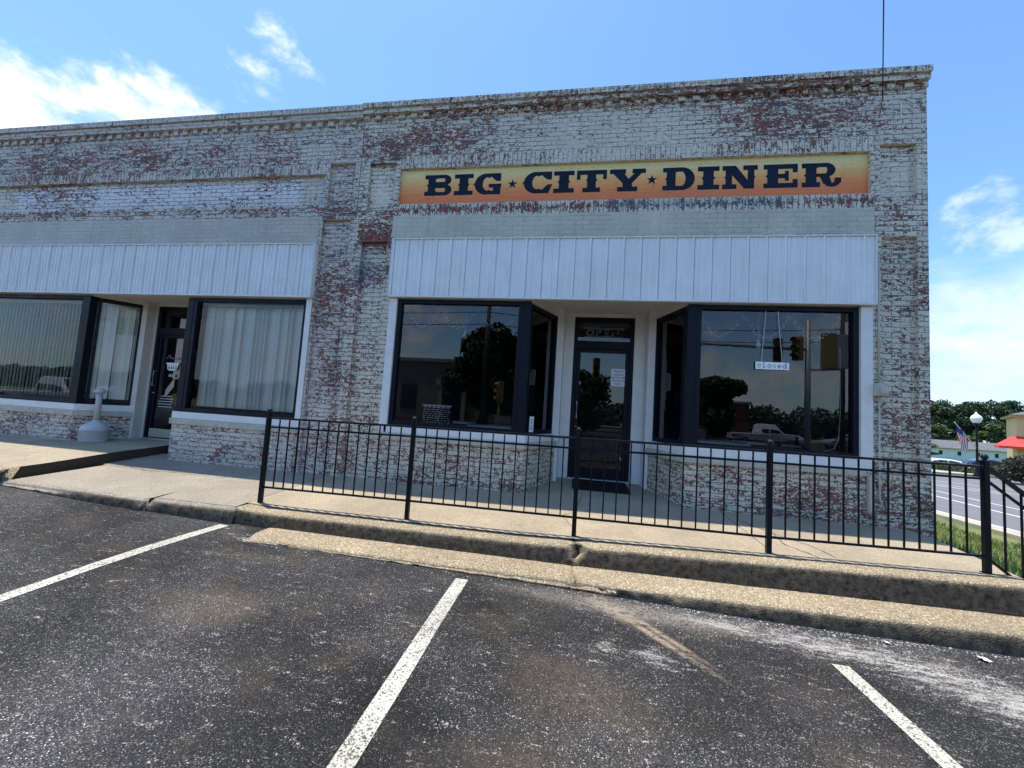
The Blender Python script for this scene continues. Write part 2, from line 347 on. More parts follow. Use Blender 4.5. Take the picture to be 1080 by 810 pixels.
speckle('curb_grey', [(0, (.10, .08, .06)), (.3, (.24, .20, .15)), (.6, (.36, .31, .245)), (1, (.58, .53, .45))], (.24, .21, .165), 95, curb_stain_shade, .5)
m, t = newmat('stripe'); P = t.obj(); vd = t.vor(P, 135); vc = t.sep(t.vor(P, 135, out='Color'))
k = t.mapr(t.m('ADD', t.m('MULTIPLY', vc[0], .75), t.m('ADD', t.m('MULTIPLY', t.noise(P, 55, 5, .75), .8), t.m('MULTIPLY', t.noise(P, 4, 4, .6), .5))), .68, .98)
c = t.mix(k, (.07, .068, .065), t.mix(t.mapr(t.noise(P, 3, 3), .3, .7), (.44, .42, .35), (.58, .56, .48)))
finish(t, m, c, .7, t.m('SUBTRACT', vc[1], vd), .5, .005)
mat('joint', (.03, .027, .023), .95)
mat('crack', (.045, .038, .03), .95)

# corrugated metal, boards, frames
for nm_, cc, kd in (('awning_metal', (.84, .86, .87), .22), ('awning_metal_shop', (.80, .82, .84), .36)):
    m, t = newmat(nm_); P = t.obj()
    run = t.noise(t.mapping(P, scale=(14, 1, .5)), 2.2, 5, .65); spot = t.noise(P, 2.1, 5, .6)
    c = t.mix(t.m('MULTIPLY', t.mapr(run, .50, .72), kd), cc, (.34, .33, .30)); c = t.mix(1, c, t.mapr(spot, .3, .7, .92, 1.03), 'MULTIPLY')
    c = t.mix(t.mapr(t.noise(t.mapping(P, scale=(6, 1, 1.4)), 7, 4, .7), .70, .76, 0, .35), c, (.28, .19, .12))
    finish(t, m, c, .42, t.noise(t.mapping(P, scale=(1, 1, .7)), 2.4, 3, .5), .55, .03)
mat('white_board', (.74, .74, .72), .5, 0, .07, 6, .15, 40)
mat('cream_board', (.66, .64, .57), .6, 0, .08, 4, .15, 40)
mat('sill_stone', (.47, .46, .39), .8, 0, .2, 14, .5, 60)
mat('black_frame', (.005, .008, .016), .45, 0, .1, 8)
mat('black_paint', (.007, .0085, .012), .36, 0, .2, 60, .12, 200)
mat('rail_cap', (.02, .022, .026), .28, 0, .2, 60)
mat('letter_paint', (.008, .016, .035), .65, 0, .25, 8, .2, 80)
mat('white_plastic', (.85, .87, .89), .4)
mat('ink', (.02, .03, .06), .7)
mat('ink_green', (.05, .22, .14), .7)
mat('paper', (.75, .78, .84), .8)
mat('alu', (.55, .56, .58), .4, .6)
mat('mat_rubber', (.012, .012, .014), .95, 0, .3, 60, .8, 150)
mat('neon_tube', (.85, .88, .9), .2)
mat('bulb', (.95, .96, .97), .2)
mat('wire', (.01, .01, .011), .6)
mat('urn', (.46, .47, .49), .55, 0, .1, 9)
mat('galv', (.42, .43, .42), .5, .3, .15, 12)
mat('conduit', (.50, .49, .43), .6, 0, .15, 12)
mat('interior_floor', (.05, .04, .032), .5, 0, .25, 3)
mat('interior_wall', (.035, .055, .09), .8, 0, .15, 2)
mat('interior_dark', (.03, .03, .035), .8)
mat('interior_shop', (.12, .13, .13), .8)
mat('roofing', (.12, .12, .12), .9, 0, .2, 2)
mat('table_white', (.6, .62, .62), .4)
mat('chair_dark', (.03, .045, .08), .6)
mat('blind', (.90, .91, .86), .7, 0, .05, 2)
mat('wood_door', (.10, .045, .03), .6)
mat('yellow', (.42, .24, .05), .45, 0, .1, 9)
mat('orange_lens', (.25, .05, .02), .3)
mat('lens_dark', (.04, .015, .012), .2)
mat('post_wood', (.09, .065, .05), .85, 0, .25, 6, .4, 20)
mat('bark', (.07, .05, .038), .9, 0, .25, 8, .6, 20)
mat('globe', (.82, .83, .82), .35)
mat('tyre', (.012, .012, .013), .85)
mat('rim', (.35, .36, .38), .3, .8)
mat('car_glass', (.015, .02, .025), .05)
mat('car_white', (.78, .79, .80), .25, 0, .02, 5, coat=.8)
mat('car_dark', (.015, .03, .06), .25, 0, .02, 5, coat=.8)
mat('car_silver', (.45, .47, .50), .28, .5, .02, 5, coat=.8)
mat('car_red', (.30, .02, .02), .25, 0, .02, 5, coat=.8)
mat('lamp_red', (.35, .01, .01), .2)
mat('lamp_clear', (.8, .8, .8), .1)
mat('grey_shingle', (.13, .135, .14), .9, 0, .3, 1.5)
mat('pale_blue_wall', (.52, .66, .70), .7, 0, .08, 1)
mat('beige_wall', (.58, .43, .25), .8, 0, .08, 1)
mat('red_canvas', (.62, .045, .04), .7, 0, .12, 3)
mat('tan_brick', (.26, .19, .13), .85, 0, .15, 4)
mat('stone_trim', (.40, .36, .30), .8, 0, .12, 3)
mat('red_brick_far', (.18, .06, .045), .85, 0, .2, 4)
mat('flag_red', (.45, .02, .04), .8); mat('flag_white', (.75, .75, .75), .8); mat('flag_blue', (.02, .04, .16), .8)
mat('road_paint', (.60, .60, .56), .7, 0, .2, 6)
mat('road_asphalt', (.15, .15, .155), .85, 0, .15, 2, .3, 60)
mat('pale_walk', (.40, .36, .28), .85, 0, .15, 3)

def glass(name, tint, ior, rough=0.):
    m, t = newmat(name)
    tr = t.node('ShaderNodeBsdfTransparent'); t.put(tr.inputs[0], tint)
    gl = t.node('ShaderNodeBsdfGlossy'); t.put(gl.inputs[0], (.95, .97, 1)); gl.inputs['Roughness'].default_value = rough
    bp = t.node('ShaderNodeBump'); bp.inputs['Strength'].default_value = .012; bp.inputs['Distance'].default_value = .05
    t.put(bp.inputs['Height'], t.noise(t.obj(), 1.1, 2, .4)); t.l.new(bp.outputs[0], gl.inputs['Normal'])
    fr = t.node('ShaderNodeFresnel'); fr.inputs[0].default_value = ior
    mx = t.node('ShaderNodeMixShader'); t.l.new(fr.outputs[0], mx.inputs[0]); t.l.new(tr.outputs[0], mx.inputs[1]); t.l.new(gl.outputs[0], mx.inputs[2])
    t.l.new(mx.outputs[0], t.node('ShaderNodeOutputMaterial').inputs[0]); return m
glass('pane', (.84, .89, .91), 1.72); glass('pane_clear', (.97, .99, .98), 1.45)

def leafmat(name, a, b):
    m, t = newmat(name); P = t.obj()
    c = t.mix(t.mapr(t.noise(P, 3, 4, .6), .35, .65), a, b)
    c = t.mix(1, c, t.mapr(t.noise(P, 40, 2), .3, .7, .7, 1.3), 'MULTIPLY')
    finish(t, m, c, .6)
leafmat('leaf_dark', (.020, .045, .016), (.045, .085, .028)); leafmat('leaf_mid', (.04, .085, .02), (.085, .14, .035)); leafmat('leaf_bush', (.030, .035, .022), (.05, .05, .03))
leafmat('leaf_hedge', (.05, .085, .02), (.11, .14, .04)); leafmat('grass_blade', (.14, .22, .05), (.33, .35, .13))
m, t = newmat('ground'); P = t.obj()
c = t.mix(t.mapr(t.noise(P, .8, 5, .6), .35, .65), (.09, .13, .03), (.17, .18, .06)); c = t.mix(t.mapr(t.noise(P, 18, 5, .7), .5, .7), c, (.24, .21, .11))
finish(t, m, c, .95, t.noise(P, 30, 5, .7), .6, .03)

# ------------------------------------------------------------------ levels
def base_h(x): return interp([(-14, .26), (-6.8, .225), (-4.8, .13), (-3.6, .095), (-2, .06), (-.4, .04), (1.6, -.01), (3.3, -.02), (6, -.08), (12, -.2)], x)
def asph(x, y): return base_h(x) * sm(y, -4.4, -2.2)
def ground_h(x, y):
    lot = asph(x, y) - .03
    bank = interp([(4.3, .20), (5.2, .0), (7.5, -.45), (10.5, -.95), (11.5, -1.0), (200, -1.0)], x + max(0, (y - 6)) * .05)
    dd = math.hypot(x, y)
    far = interp([(0, 0), (41, 0), (44, -.55), (62, -.75), (95, -1.9), (140, -2.2)], dd)
    e = sm(y, -2.4, -.9) * sm(x, 3.9, 4.35)
    e2 = max(e, sm(y, -1.5, 6) if x > 3 else 0)
    if x <= 4.3: e2 = 0 if y < 14 else sm(y, 14, 30)
    if y < -12: return lot
    return lerp(lot, bank + (far if y > 0 else 0), e2)

# ground sheet, denser near the corner, reaching the horizon
xs = [-2500, -800, -300, -120, -60, -30] + [-20 + i * 2.5 for i in range(8)] + [i * .5 for i in range(0, 8)] + [4 + i * .25 for i in range(0, 40)] + [14 + 2 * i for i in range(1, 30)] + [90, 120, 200, 400, 1000, 2500]
ys = [-2500, -800, -300, -120, -60, -40, -25, -15, -8, -5, -4] + [-3 + .25 * i for i in range(0, 30)] + [5 + i for i in range(0, 12)] + [18 + 2 * i for i in range(40)] + [110, 150, 300, 800, 2500]
g = MB(); g.v = [(x, y, ground_h(x, y) + (.012 * mnoise.noise(Vector((x * 2, y * 2, 0))) if x > 4.5 and 0 < y < 20 else 0)) for y in ys for x in xs]
nx = len(xs); g.f = [(j * nx + i, j * nx + i + 1, (j + 1) * nx + i + 1, (j + 1) * nx + i) for j in range(len(ys) - 1) for i in range(nx - 1)]; g.mi = [0] * len(g.f)
tag(g.build('ground', M['ground'], smooth=True), kind='structure')

lx = [-40, -30, -20] + [-14 + .4 * i for i in range(0, 68)] + [16, 22, 30]
ly = [-60, -40, -25, -16, -10, -8, -6, -5] + [-4.6 + .2 * i for i in range(0, 18)]
def grid(xs, ys, zf, keep=lambda x, y: True):
    g = MB(); nx = len(xs); g.v = [(x, y, zf(x, y)) for y in ys for x in xs]
    for j in range(len(ys) - 1):
        for i in range(nx - 1):
            if keep((xs[i] + xs[i + 1]) / 2, (ys[j] + ys[j + 1]) / 2): g.f.append((j * nx + i, j * nx + i + 1, (j + 1) * nx + i + 1, (j + 1) * nx + i)); g.mi.append(0)
    return g
tag(grid(lx, ly, asph, lambda x, y: x < 5.4 or y < -2.2).build('parking_lot', M['asphalt'], smooth=True), kind='structure')
# parking stripes
def stripe(x0, y0, x1, y1, wd):
    n = 14; s = MB(); dv = Vector((x1 - x0, y1 - y0)); nv = Vector((-dv.y, dv.x)).normalized() * wd / 2
    for i in range(n + 1):
        p = Vector((x0, y0)) + dv * i / n
        for sg in (1, -1):
            q = p + nv * sg + Vector((rnd.uniform(-.003, .003), 0)); s.v.append((q.x, q.y, asph(q.x, q.y) + .004))
    s.f = [(2 * i, 2 * i + 1, 2 * i + 3, 2 * i + 2) for i in range(n)]; s.mi = [0] * n
    o = s.build('parking_line', M['stripe']); return tag(o, kind='structure')
stripe(-3.62, -1.75, -3.86, -7, .115); stripe(-.865, -2.15, -.86, -7.5, .108); stripe(1.80, -2.52, 1.86, -8, .10)
stripe(-6.95, -1.6, -6.95, -6.5, .11); stripe(4.7, -2.55, 4.6, -8, .10); stripe(-9.8, -1.9, -9.8, -7, .11)

# ------------------------------------------------------------------ sidewalk and kerbs
def zf(x): return interp([(-6.9, .277), (-5.5, .271), (-4.7, .257), (-3.6, .262), (-3.3, .245), (-.5, .256), (1.75, .318), (3.64, .364), (6, .38)], x)
def zw(x): return interp([(-7.2, .40), (-6.5, .36), (-4.86, .362), (-2.8, .36), (0, .39), (3.8, .40), (4.5, .38)], x)
def walk(x, y):
    if y < 0: return lerp(zf(x), zw(x), max(0, (y + 1.65) / 1.65))
    return lerp(zw(x), .465, min(1, y / 1.3))
def slab(name, x0, x1, y0, y1, hf, m, skirt=.45, nx=None, front=None, cut=None):
    nx = nx or max(2, int((x1 - x0) / .25)); ny = max(2, int((y1 - y0) / .25)); s = MB()
    for j in range(ny + 1):
        for i in range(nx + 1):
            x = lerp(x0, x1, i / nx); y = lerp(y0, y1, j / ny)
            if cut: x = cut(x, y, i / nx)
            s.v.append((x, y, hf(x, y)))
    k = nx + 1
    s.f = [(j * k + i, j * k + i + 1, (j + 1) * k + i + 1, (j + 1) * k + i) for j in range(ny) for i in range(nx)]
    per = [i for i in range(k)] + [j * k + nx for j in range(1, ny + 1)] + [ny * k + i for i in range(nx - 1, -1, -1)] + [j * k for j in range(ny - 1, 0, -1)]
    o = len(s.v); s.v += [(s.v[i][0], s.v[i][1], s.v[i][2] - skirt) for i in per]; n = len(per)
    s.f += [(per[i], o + i, o + (i + 1) % n, per[(i + 1) % n]) for i in range(n)]; s.mi = [0] * len(s.f)
    return tag(s.build(name, m), kind='structure')
G = .008
# lower walk: slabs between control joints (joint = a real gap)
edges = [-6.93, -4.70, -3.66]
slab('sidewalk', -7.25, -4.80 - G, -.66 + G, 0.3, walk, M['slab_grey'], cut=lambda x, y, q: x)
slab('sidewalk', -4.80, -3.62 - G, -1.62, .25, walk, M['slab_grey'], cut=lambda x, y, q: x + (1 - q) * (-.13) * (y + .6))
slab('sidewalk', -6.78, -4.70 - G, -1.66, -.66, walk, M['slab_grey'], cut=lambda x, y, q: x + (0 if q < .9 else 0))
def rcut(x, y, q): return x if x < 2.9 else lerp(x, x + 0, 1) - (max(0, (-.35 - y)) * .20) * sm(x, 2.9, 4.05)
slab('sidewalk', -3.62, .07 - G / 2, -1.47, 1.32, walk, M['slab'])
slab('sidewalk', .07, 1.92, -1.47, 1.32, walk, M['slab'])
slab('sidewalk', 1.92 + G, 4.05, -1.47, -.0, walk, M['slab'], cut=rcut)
# joint bed (dark grit in the gaps)
tag(slab('sidewalk_joint', -7.2, 3.8, -1.55, 1.3, lambda x, y: walk(x, y) - .02, M['joint'], .3, nx=50), kind='structure')
# raised walk in front of the left shop
def zl(x, y): return lerp(.42, .52, sm(y, -1.74, 0)) + max(0, min(.05, y * .06)) + max(0, (-7 - x)) * .004
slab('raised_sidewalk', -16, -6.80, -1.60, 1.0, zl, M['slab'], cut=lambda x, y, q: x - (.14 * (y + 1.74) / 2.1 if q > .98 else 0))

def kerb(name, x0, x1, yf, yb, ztf, zbf, m, seed=0, chip0=0, chip1=0):
    """kerb swept along X: rounded worn front edge with small chips"""
    n = int((x1 - x0) / .035); s = MB(); K = 9
    for i in range(n + 1):
        x = lerp(x0, x1, i / n); zt = ztf(x); e = min(x - x0, x1 - x)
        nn = mnoise.noise(Vector((x * 5, seed, 0))) * .008 + mnoise.noise(Vector((x * 22, seed, 3))) * .006 + mnoise.noise(Vector((x * .9, seed, 8))) * .012
        cc = (chip0 * max(0, 1 - (x - x0) / .10) + chip1 * max(0, 1 - (x1 - x) / .10))
        nn -= cc * .5; bz = max(0, mnoise.noise(Vector((x * 9, seed, 5)))) * .02 + cc * .5
        zb = zbf(x) - .12; jag = [.0, .012, .03, .02, .035, .01, -.012, .0, .004]
        s.v += [(x, yb, zt - cc * .1), (x, lerp(yb, yf, .6), zt + mnoise.noise(Vector((x * 6, seed, 1))) * .003), (x, yf + .05 - nn * .6, zt - .002 - bz * .3), (x, yf + .022 - nn, zt - .008 - bz * .7), (x, yf + .008 - nn, zt - .022 - bz),
                (x, yf - nn * .7, zt - .05 - bz), (x, yf - .004 - mnoise.noise(Vector((x * 11, 7, seed))) * .01, lerp(zt, zbf(x), .6)), (x, yf - .008 - mnoise.noise(Vector((x * 8, 3, seed))) * .012, zbf(x) + .01), (x, yf - .01, zb)]
        fj = max(0, 1 - (x - x0) / .2) if chip0 else 0; fj += max(0, 1 - (x1 - x) / .2) if chip1 else 0
        for k in range(K): v = s.v[-K + k]; s.v[-K + k] = (v[0] + jag[k] * fj * 1.3, v[1], v[2])
    s.f = [(i * K + k, i * K + k + 1, (i + 1) * K + k + 1, (i + 1) * K + k) for i in range(n) for k in range(K - 1)]
    s.f += [tuple(range(K))[::-1] + (), tuple(n * K + k for k in range(K))]
    s.mi = [0] * len(s.f); o = s.build(name, m, smooth=True); return tag(o, kind='structure')
bz = lambda x: asph(x, -2.0)
stepz = lambda x: interp([(-3.4, .105), (-2.5, .10), (-.45, .098), (.06, .098), (1.6, .11), (3.3, .132), (6, .15)], x)
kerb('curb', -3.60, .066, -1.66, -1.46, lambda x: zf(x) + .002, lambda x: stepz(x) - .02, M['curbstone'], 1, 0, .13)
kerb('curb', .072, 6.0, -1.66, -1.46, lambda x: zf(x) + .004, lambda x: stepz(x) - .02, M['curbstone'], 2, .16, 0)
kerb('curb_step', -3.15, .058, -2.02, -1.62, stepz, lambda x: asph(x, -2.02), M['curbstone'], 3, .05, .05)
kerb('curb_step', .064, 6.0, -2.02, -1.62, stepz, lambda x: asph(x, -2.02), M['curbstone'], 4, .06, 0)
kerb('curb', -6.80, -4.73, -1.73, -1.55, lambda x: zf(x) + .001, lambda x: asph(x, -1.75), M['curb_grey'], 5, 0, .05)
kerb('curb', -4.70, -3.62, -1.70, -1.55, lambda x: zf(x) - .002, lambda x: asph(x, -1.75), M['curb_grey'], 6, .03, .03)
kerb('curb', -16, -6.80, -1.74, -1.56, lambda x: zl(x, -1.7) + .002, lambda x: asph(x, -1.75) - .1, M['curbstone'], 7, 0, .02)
# cracks in the walk
def crack(pts, wd=.006):
    s = MB(); q = []
    for (x0, y0), (x1, y1) in zip(pts, pts[1:]):
        n = max(2, int(math.hypot(x1 - x0, y1 - y0) / .05))
        for i in range(n): q.append((lerp(x0, x1, i / n) + rnd.uniform(-.012, .012), lerp(y0, y1, i / n) + rnd.uniform(-.008, .008)))
    q.append(pts[-1])
    for i, (x, y) in enumerate(q):
        a = q[max(0, i - 1)]; b = q[min(len(q) - 1, i + 1)]; nv = Vector((-(b[1] - a[1]), b[0] - a[0])).normalized() * wd * rnd.uniform(.3, 1)
        for sg in (1, -1): s.v.append((x + nv.x * sg, y + nv.y * sg, walk(x, y) + .0045))
    s.f = [(2 * i, 2 * i + 1, 2 * i + 3, 2 * i + 2) for i in range(len(q) - 1)]; s.mi = [0] * len(s.f)
    tag(s.build('sidewalk_crack', M['crack']), kind='structure')
crack([(1.98, -.3), (2.2, -.75), (2.15, -1.1), (2.3, -1.4)]); crack([(2.2, -.75), (2.42, -1.1), (2.46, -1.42)], .004); crack([(.1, -1.3), (-.08, -.8), (.05, -.7), (.15, -.1), (.2, .5)], .004)
crack([(-6.4, -.62), (-6.0, -.7), (-5.5, -.62), (-4.95, -.55)], .006)
# grit and litter at the foot of the step
s = MB()
for i in range(420):
    x = rnd.choice((rnd.uniform(.1, 3.6), rnd.uniform(.8, 3.4), rnd.uniform(-3.3, 3))); y = -2.05 - abs(rnd.gauss(0, .05)) - (.0 if rnd.random() < .8 else rnd.uniform(0, .35)); r0 = rnd.uniform(.003, .008) * (1 if rnd.random() < .93 else 1.6)
    bm = bmesh.new(); bmesh.ops.create_icosphere(bm, subdivisions=1, radius=r0)
    for v in bm.verts: v.co *= rnd.uniform(.6, 1.2)
    s.from_bm(bm, 0, Matrix.Translation((x, y, asph(x, y) + r0 * .4))); bm.free()
mat('grit', (.45, .42, .37), .9, 0, .3, 50)
tag(s.build('gravel', M['grit']), 'loose pale grit lying along the foot of the kerb step', 'gravel', kind='stuff')
for i, (x, y, a) in enumerate(((2.92, -2.16, .3), (2.35, -2.12, 1.2))):
    s = MB(); n = 5; W_ = .05 if i == 0 else .028
    for j in range(n + 1):
        for k in range(n + 1): s.v.append(((j / n - .5) * W_ * 1.6, (k / n - .5) * W_, .012 + .010 * mnoise.noise(Vector((j * .8, k * .8, i)))))
    s.f = [(j * 6 + k, (j + 1) * 6 + k, (j + 1) * 6 + k + 1, j * 6 + k + 1) for j in range(n) for k in range(n)]; s.mi = [0] * len(s.f)
    o = s.build('litter', M['paper'], smooth=True); o.location = (x, y, asph(x, y)); o.rotation_euler = (0.1, .2, a)
    md = o.modifiers.new('t', 'SOLIDIFY'); md.thickness = .001
    tag(o, ('larger crumpled scrap of white paper on the asphalt near the step' if i == 0 else 'smaller white scrap of litter on the asphalt left of the larger one'), 'litter')

# ------------------------------------------------------------------ facade walls
def gs(x, z, cx, cz, sx, sz): return math.exp(-((x - cx) / sx) ** 2 - ((z - cz) / sz) ** 2)
def boxm(x, z, x0, x1, z0, z1, f=.12): return sm(x, x0 - f, x0 + f) * (1 - sm(x, x1 - f, x1 + f)) * sm(z, z0 - f * .6, z0 + f * .6) * (1 - sm(z, z1 - f * .6, z1 + f * .6))
def wear_d(p):
    x, z = p.x, p.z; w = .22
    w += .72 * gs(x, z, -2.3, 5.65, 1.1, .35) + .78 * gs(x, z, 2.6, 5.75, 1.3, .4) + .5 * gs(x, z, 1, 6.1, 4, .15) - .55 * gs(x, z, .4, 5.55, 1.1, .3)
    w += .9 * boxm(x, z, -2.9, 3.7, 4.45, 4.6, .05) + .5 * boxm(x, z, -3.6, -2.9, 3.3, 5.7) + .9 * boxm(x, z, -3.5, -2.9, 3.9, 4.15, .1) + .9 * boxm(x, z, -3.5, -2.9, 3.30, 3.5, .08)
    w += .40 * boxm(x, z, -3.6, -3.35, .3, 3.4) + .25 * boxm(x, z, -3.4, -2.9, .3, 2.9) + .42 * boxm(x, z, 3.68, 4.5, .1, 4.6) + .15 * boxm(x, z, 3.68, 4.5, .1, .9) - .4 * boxm(x, z, 3.7, 4.5, 2.5, 3.1)
    w -= .7 * boxm(x, z, -3.4, -2.97, 4.55, 5.25) + .5 * boxm(x, z, 3.8, 4.15, 4.6, 5.2)
    bl = .8 * boxm(x, z, .4, 2.6, 4.48, 4.62, .12) + .7 * boxm(x, z, -3.5, -3.2, 3.25, 3.9, .15)
    return (w, 0, min(1, bl), 1)
def wear_s(p):
    x, z = p.x, p.z; w = .16
    w += .75 * gs(x, z, -10, 5.55, 1.7, .4) + .6 * gs(x, z, -6.6, 5.45, 1.6, .25) + .25 * gs(x, z, -8, 5.6, 5, .4)
    w += .9 * boxm(x, z, -12, -4.2, 4.56, 4.63, .06) + .6 * gs(x, z, -9.6, 4.9, .8, .3) + .7 * gs(x, z, -5.3, 5.0, .4, .3)
    w += .30 * boxm(x, z, -4.2, -3.55, .3, 4.0) + .5 * boxm(x, z, -3.72, -3.55, .5, 3.6, .06) + .35 * gs(x, z, -4.0, 3.4, .2, .6) + .8 * boxm(x, z, -4.2, -3.55, 4.38, 4.62, .06) + .45 * boxm(x, z, -4.1, -3.6, 4.6, 5.3)
    wh = boxm(x, z, -10.6, -4.66, 4.70, 5.12, .03)
    return (w, min(1, wh * .9), 0, 1)
def facade(name, x0, x1, ztop, rects, hole, caprow, dent, m, wear, parent, swap, backy=.35):
    """stepped wall front: the last rectangle that holds a cell gives its depth (+ towards the street)"""
    X = {x0, x1}; Z = {-1.3, ztop}
    for a in rects: X |= {a[0], a[1]}; Z |= {a[2], a[3]}
    for a in hole: X |= {a[0], a[1]}; Z |= {a[2], a[3]}
    for a in swap: Z |= {a[0], a[1]}
    z0, z1, pit, dd = dent; Z |= {z0, z1}
    q = x0
    while q < x1 - .05: X.add(round(q, 4)); q += pit / 2
    Z |= {-1.3 + .3 * i for i in range(1, 26) if -1.3 + .3 * i < ztop}
    X = sorted(v for v in X if x0 <= v <= x1); Z = sorted(v for v in Z if v <= ztop)
    X = [v for i, v in enumerate(X) if i == 0 or v - X[i - 1] > .004]; Z = [v for i, v in enumerate(Z) if i == 0 or v - Z[i - 1] > .004]
    def depth(x, z):
        for a in hole:
            if a[0] < x < a[1] and a[2] < z < a[3]: return None
        dep = 0.
        for a in rects:
            if a[0] < x < a[1] and a[2] < z < a[3]: dep = a[4]
        if z0 < z < z1: dep = dd if int((x - x0) / (pit / 2) + 1e-4) % 2 == 0 else 0.
        return dep
    s = MB(); sw = {}; nX, nZ = len(X) - 1, len(Z) - 1
    D = [[depth((X[i] + X[i + 1]) / 2, (Z[j] + Z[j + 1]) / 2) for j in range(nZ)] for i in range(nX)]
    idx = {}
    def V(p):
        p = tuple(round(c, 5) for c in p)
        if p not in idx: idx[p] = len(s.v); s.v.append(p)
        return idx[p]
    def F(ps, sp=False):
        if sp: sw[len(s.f)] = 1
        s.f.append(tuple(V(p) for p in ps)); s.mi.append(0)
    for i in range(nX):
        for j in range(nZ):
            e = D[i][j]
            if e is None: continue
            y = -e; xa, xb, za, zb = X[i], X[i + 1], Z[j], Z[j + 1]; zc = (za + zb) / 2; xc = (xa + xb) / 2
            F([(xa, y, za), (xb, y, za), (xb, y, zb), (xa, y, zb)], any(a[0] < zc < a[1] and (len(a) < 4 or a[2] < xc < a[3]) for a in swap))
            for di, dj in ((1, 0), (-1, 0), (0, 1), (0, -1)):
                ii, jj = i + di, j + dj
                o = D[ii][jj] if 0 <= ii < nX and 0 <= jj < nZ else None
                if o is None: y2 = backy
                elif o < e: y2 = -o
                else: continue
                if jj < 0: continue
                if di == 1: F([(xb, y, za), (xb, y2, za), (xb, y2, zb), (xb, y, zb)])
                elif di == -1: F([(xa, y2, za), (xa, y, za), (xa, y, zb), (xa, y2, zb)])
                elif dj == 1: F([(xa, y, zb), (xb, y, zb), (xb, y2, zb), (xa, y2, zb)])
                else: F([(xa, y2, za), (xb, y2, za), (xb, y, za), (xa, y, za)])
    return s.build(name, m, parent, uvs=sw, cols=wear)

diner = thing('diner_building', 'painted brick diner with orange lettered sign and corner entrance under white metal awning', 'building')
shop = thing('shop_building', 'grey painted brick shop at the left with vertical blinds in its windows', 'building')
XS = -3.57
dr = [(-2.93, 3.70, 4.43, 4.62, .0), (-3.6, 4.4, 6.10, 6.18, .07), (-3.6, 4.4, 6.18, 6.3, .10), (-2.88, 3.66, 4.62, 5.2, -.055),
      (-3.40, -2.96, 4.53, 5.31, -.05), (-3.42, -3.0, .3, 4.02, -.05), (3.765, 4.18, 4.52, 5.28, -.05), (3.78, 4.18, .75, 4.03, -.05), (4.18, 4.31, -1.3, .75, .02), (3.70, 4.31, -1.3, .55, .04), (XS, XS + .012, 4.4, 6.1, -.03)]
facade('wall', XS, 4.30, 6.26, dr, [(-2.87, 3.68, -2, 4.06)], 0, (6.02, 6.10, .2, .032), M['brick_diner'], wear_d, diner, [(6.18, 6.3), (5.2, 5.40, -2.9, 3.7), (4.43, 4.62, -2.9, 3.7)])
sr = [(-20, XS, 6.05, 6.16, .06), (-20, XS, 6.16, 6.3, .09), (-20, -4.17, 4.64, 5.16, -.055), (-4.10, -3.65, 4.57, 5.33, -.05), (-4.14, -3.65, .2, 4.38, -.05)]
facade('wall', -17, XS, 6.25, sr, [(-16.2, -4.17, -2, 4.0)], 0, (5.96, 6.05, .2, .032), M['brick_shop'], wear_s, shop, [(6.16, 6.3), (5.16, 5.33, -20, -4.2)])
# side and rear walls, roof
def wallbox(name, a, b, m, p, wear=None): return MB().box(a, b).build(name, m, p, cols=wear or (lambda q: (.3, 0, 0, 1)))
wallbox('side_wall', (4.02, .35, -1.3), (4.30, 14, 6.2), M['brick_diner'], diner)
wallbox('rear_wall', (-17, 14, -1.3), (4.30, 14.3, 6.0), M['brick_diner'], diner)
MB().box((XS, .352, 5.6), (4.02, 14, 5.7)).build('roof', M['roofing'], diner); MB().box((-17, .352, 5.6), (XS - .2, 14, 5.7)).build('roof', M['roofing'], shop)
wallbox('party_wall', (XS - .2, .35, 0), (XS, 14, 5.6), M['interior_dark'], diner)
# lintel bands
def band(x0, x1, z0, z1, parent):
    s = MB(); s.box((x0, -.004, z0), (x1, .1, z1)); return s.build('lintel', M['brick_lintel' if parent is diner else 'brick_lintel_shop'], parent, cols=lambda q: (.0, 0, 0, 1))
band(-2.93, 3.70, 4.085, 4.428, diner); band(-16.2, -4.20, 4.012, 4.428, shop)
# sign panel in its recess
s = MB()
for i in range(26): s.add([(lerp(-2.878, 3.658, (i + a) / 26), .052, z) for a, z in ((0, 4.622), (1, 4.622), (1, 5.198), (0, 5.198))], [(0, 1, 2, 3)])
sign = s.build('painted_sign', M['brick_sign'], diner, cols=lambda p: (.1, 0, 0, 1))

